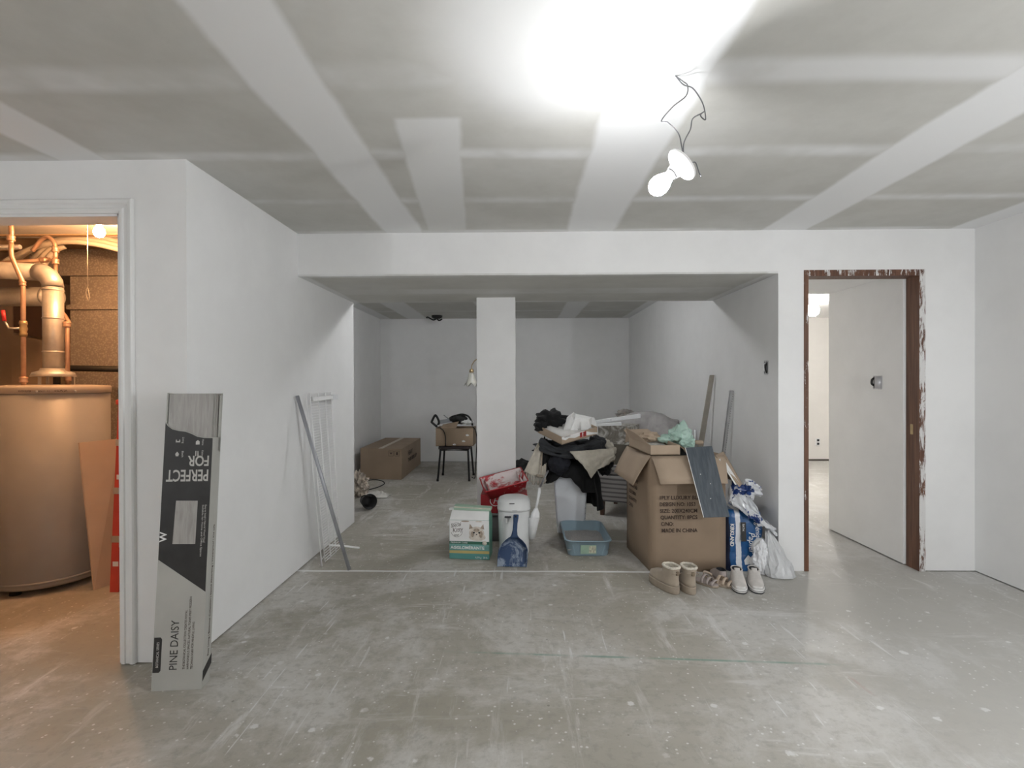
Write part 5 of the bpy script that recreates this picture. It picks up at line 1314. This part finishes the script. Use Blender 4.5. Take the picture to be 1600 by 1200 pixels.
def make_sandal(label, loc, rz, col, tilt=0):
    t = thing('strappy_sandal', label, 'sandal', loc, rz, 'strappy sandals')
    t.rotation_euler = (tilt, 0, rz)
    MB().loft([foot_ring(0, .034, 0, 0, .19), foot_ring(0, .036, .004, 0, .193), foot_ring(0, .036, .014, 0, .193)]).obj('sole', M_suedes, t)
    MB().loft([foot_ring(0, .034, .014, .003, .190), foot_ring(0, .033, .018, .005, .187)]).obj('insole', col, t)
    for x_, hh_ in ((.155, .030), (.120, .040), (.085, .046)):
        MB().grid(lambda u, v: Vector((x_ + .018 * v + .006 * math.sin(u * PI), .036 * math.cos(PI * u), .014 + hh_ * math.sin(PI * u) ** .7)), 12, 2).obj('strap', col, t, solid=.003)
    MB().grid(lambda u, v: Vector((.035 - .042 * math.sin(PI * u), .036 * math.cos(PI * u), .030 + .014 * v + .02 * math.sin(PI * u))), 12, 2).obj('heel_strap', col, t, solid=.003)
    MB().box(.10, .112, .034, .040, .03, .045).obj('buckle', M_brass, t)
    return t
make_sandal('mauve strappy sandal lying beside the right beige boot', (1.12, 3.41, 0), math.radians(-50), M_mauve)
make_sandal('tan strappy sandal with pale strap between boots and sneakers', (1.20, 3.385, 0), math.radians(-42), plain('pale tan strap', (.52, .42, .33), .6, .1, 15))

# ------------------------------------------------------------------ dim back room
cb2 = thing('shipping_carton', 'big closed brown carton on the floor of the dim back room', 'box', (-1.87, 7.5, 0))
q4 = [Vector((-2.165, 6.943, 0)), Vector((-1.585, 6.855, 0)), Vector((-1.590, 8.20, 0)), Vector((-2.165, 8.24, 0))]
hh = Vector((0, 0, .415))
W(cb2).hexa(q4, [p + hh for p in q4]).obj('carton_body', M_card, cb2, bevel=.006)
b = W(cb2)
mid0 = q4[0].lerp(q4[1], .5) + hh; mid1 = q4[3].lerp(q4[2], .5) + hh
W(cb2).hexa([mid0 + Vector((-.03, 0, 0)), mid0 + Vector((.03, 0, 0)), mid1 + Vector((.03, 0, 0)), mid1 + Vector((-.03, 0, 0))], [p + Vector((0, 0, .0012)) for p in (mid0 + Vector((-.03, 0, 0)), mid0 + Vector((.03, 0, 0)), mid1 + Vector((.03, 0, 0)), mid1 + Vector((-.03, 0, 0)))]).obj('packing_tape', plain('pale tape', (.55, .47, .38), .4, .05, 5), cb2)
xd = (q4[1] - q4[0]).normalized(); nf = Vector((xd.y, -xd.x, 0))
for k in range(2):
    p = q4[0] + xd * (.405 + .085 * k) + nf * .001 + Vector((0, 0, .315))
    b = W(cb2)
    for u0, u1, v0, v1 in ((0, .07, 0, .004), (0, .07, .066, .07), (0, .004, 0, .07), (.066, .07, 0, .07)):
        b.slab([p + xd * u0 + Vector((0, 0, v0)), p + xd * u1 + Vector((0, 0, v0)), p + xd * u1 + Vector((0, 0, v1)), p + xd * u0 + Vector((0, 0, v1))], .0006)
    if k == 0:
        b.slab([p + xd * .012 + Vector((0, 0, .05)), p + xd * .035 + Vector((0, 0, .02)), p + xd * .058 + Vector((0, 0, .05)), p + xd * .035 + Vector((0, 0, .045))], .0006)
    else:
        b.slab([p + xd * .022 + Vector((0, 0, .015)), p + xd * .048 + Vector((0, 0, .015)), p + xd * .048 + Vector((0, 0, .055)), p + xd * .022 + Vector((0, 0, .055))], .0006)
    b.obj('care_symbol', M_ink, cb2)
for k, (w_, s_) in enumerate(((.60, 'HEAVY'), (.60, 'THIS SIDE UP'))):
    text(s_, .09 if k == 0 else .07, Vector((-1.584 + .0015, 7.25, .27 - .09 * k)), (0, 1, 0), (0, 0, 1), M_ink, cb2, off=cb2.location, bold=.003, width=w_ * (.5 if k == 0 else 1))

sl = thing('metal_stool', 'black metal framed chair holding a carton of tools in dim back room', 'chair', (-.88, 6.98, 0))
M_blkmetal = plain('black tube metal', (.035, .035, .037), .4, .1, 10, metal=.3)
for x0, y0, x1, y1 in ((-1.088, 6.765, -1.055, 6.80), (-.672, 6.765, -.690, 6.80), (-1.085, 7.21, -1.055, 7.17), (-.655, 7.21, -.685, 7.17)):
    W(sl).tube([(x0, y0, 0), (x1, y1, .40), (x1 + (.012 if x1 < -.8 else -.012), y1, .425)], .0135, 10).obj('leg', M_blkmetal, sl)
    W(sl).lathe([(0, 0), (.017, 0), (.015, .03), (0, .03)], 10, (x0, y0, 0)).obj('rubber_foot', M_rubber, sl)
W(sl).loft([rr(-.875, 6.985, .205, .215, .04, .415), rr(-.875, 6.985, .21, .22, .05, .43), rr(-.875, 6.985, .205, .215, .05, .455)]).obj('seat', plain('dark seat', (.035, .025, .025), .6, .1, 10), sl)
W(sl).tube([(-1.06, 6.79, .405), (-.69, 6.79, .405), (-.69, 7.18, .405), (-1.06, 7.18, .405)], .011, 8, closed=True).obj('seat_frame', M_blkmetal, sl)
tc = thing('tool_carton', 'open worn cardboard carton of tools set on the black metal chair', 'box', (-.88, 6.98, .456))
q4 = [Vector((-1.118, 6.80, .456)), Vector((-.625, 6.80, .456)), Vector((-.615, 7.16, .456)), Vector((-1.128, 7.16, .456))]
W(tc).hexa(q4, [p + Vector((0, 0, .006)) for p in q4]).obj('bottom', M_card2, tc)
for i in range(4):
    p, q = q4[i], q4[(i + 1) % 4]; dd = (q - p).normalized(); nn = Vector((-dd.y, dd.x, 0)) * .006
    W(tc).hexa([p, q, q + nn, p + nn], [v + Vector((0, 0, .235)) for v in (p, q, q + nn, p + nn)]).obj('side', M_card2, tc)
W(tc).slab([(-1.06, 6.80, .691), (-.85, 6.80, .691), (-.82, 6.88, .775), (-1.03, 6.88, .735)], .004).obj('flap', M_card2, tc)
for x_, z_ in ((-.87, .475), (-.75, .52), (-.70, .60)):
    W(tc).ball((x_, 6.799, z_), (.022, .0015, .012), 2, .4, 4, x_).obj('paint_splash', M_whitepaper, tc)
hs = thing('hand_saw', 'hand saw with black closed grip sticking out left over the tool carton', 'saw', (-1.13, 6.95, .75))
g = [(-1.185, 6.93, .768), (-1.175, 6.93, .82), (-1.145, 6.93, .855), (-1.115, 6.93, .835), (-1.10, 6.93, .785), (-1.10, 6.93, .745), (-1.125, 6.93, .715), (-1.16, 6.93, .738)]
g = [(-1.195, 6.93, .765), (-1.150, 6.93, .852), (-1.128, 6.93, .845), (-1.100, 6.93, .79), (-1.098, 6.93, .745), (-1.125, 6.93, .708), (-1.145, 6.93, .722)]
W(hs).tube(smooth_path(g + [g[0]], 5)[:-1], .015, 8, closed=True).obj('grip', M_rubber, hs)
W(hs).slab([(-1.105, 6.935, .735), (-.78, 6.935, .79), (-.78, 6.935, .835), (-1.10, 6.935, .79)], .002).obj('blade', M_dull, hs)
W(hs).lathe([(0, 0), (.012, 0), (.012, .006), (0, .006)], 10, (-1.105, 6.922, .718), (0, -1, 0)).obj('bolt', M_whitepaper, hs)
pdl = thing('power_tool', 'black corded power tool lying on the tool carton', 'tool', (-.82, 6.97, .78))
W(pdl).ball((-.83, 6.97, .800), (.125, .07, .062), 4, .25, 3, 3, .15).obj('body', M_rubber, pdl)
W(pdl).tube(smooth_path([(-.96, 6.97, .78), (-.93, 6.96, .815), (-.86, 6.95, .84)]), .026, 10).obj('nose', M_rubber, pdl)
W(pdl).tube([(-1.03, 6.93, .86), (-.96, 6.95, .80)], .007, 6).obj('rod', M_dull, pdl)
W(pdl).tube(smooth_path([(-.86, 6.94, .855), (-.78, 6.93, .868), (-.70, 6.92, .845), (-.655, 6.91, .78), (-.64, 6.90, .72)]), .012, 8).obj('hose', M_rubber, pdl)
o = MB(off=(-.72, 6.92, .77)).ball((-.715, 6.92, .765), (.075, .05, .028), 4, .5, 5, 3, .5).obj('crumpled_rag', M_whitepaper); o.location = (-.72, 6.92, .77)
tag(o, 'pale crumpled rag between the tool and the carton edge', 'rag')
W(pdl).tube(smooth_path([(-1.06, 6.79, .70), (-1.01, 6.782, .66), (-.985, 6.78, .58), (-.985, 6.78, .50), (-.985, 6.785, .46), (-1.0, 6.80, .458)]), .006, 6).obj('power_cord', M_rubber, pdl)
W(pdl).tube(smooth_path([(-.64, 6.88, .71), (-.595, 6.86, .66), (-.580, 6.86, .55), (-.585, 6.86, .35), (-.60, 6.90, .15), (-.615, 6.95, .01), (-.66, 7.0, .008)]), .006, 6).obj('power_cord', M_rubber, pdl)

bk = thing('black_pot', 'black plastic pot lying on its side at the passage wall end', 'pot', (-1.56, 5.25, .075))
W(bk).lathe([(0, 0), (.048, 0), (.062, .07), (.072, .13), (.078, .135), (.078, .15), (.070, .15), (.055, .03), (0, .03)], 28, (-1.62, 5.33, .082), (.60, -.78, .06)).obj('pot_shell', M_rubber, bk)
W(bk).tube(smooth_path([(-1.60, 5.16, .15), (-1.56, 5.14, .17), (-1.50, 5.17, .155)]), .006, 6).obj('rim_lip', M_rubber, bk)
o = MB(off=(-1.60, 5.82, 0)).grid(lambda u, v: Vector((-1.80 + .30 * u + .03 * nz((u * 3, v * 3, 0), 1), 5.76 + .20 * v, .008 + .05 * max(0, math.sin(PI * u) * math.sin(PI * v)) * (1 + .9 * nz((u * 7, v * 7, 3), 1)))), 16, 12, smooth=False).obj('flattened_bag', plain('dusty white film', (.62, .60, .56), .6, .12, 14), solid=.004)
o.location = (-1.60, 5.82, 0); tag(o, 'flattened white plastic bag on the floor before the big closed carton', 'bag')
o = MB(off=(-1.80, 5.85, 0)).ball((-1.845, 5.84, .13), (.10, .11, .135), 4, .5, 4, 8, .6, zmin=.003, smooth=False).obj('scrap_heap', plain('crumpled brown and clear wrap', (.42, .36, .30), .5, .5, 16)); o.location = (-1.80, 5.85, 0)
tag(o, 'crumpled brownish wrap heap half hidden behind the passage wall end', 'wrapping')
o = MB(off=(-1.72, 6.1, .12)).tube(smooth_path([(-1.90, 6.05, .10), (-1.78, 6.02, .155), (-1.66, 6.05, .15), (-1.62, 6.12, .10), (-1.70, 6.15, .05), (-1.85, 6.12, .012)]), .006, 6).obj('loose_cable', M_rubber); o.location = (-1.72, 6.1, .12)
tag(o, 'thin dark loop of cable above the flattened white bag', 'cable')
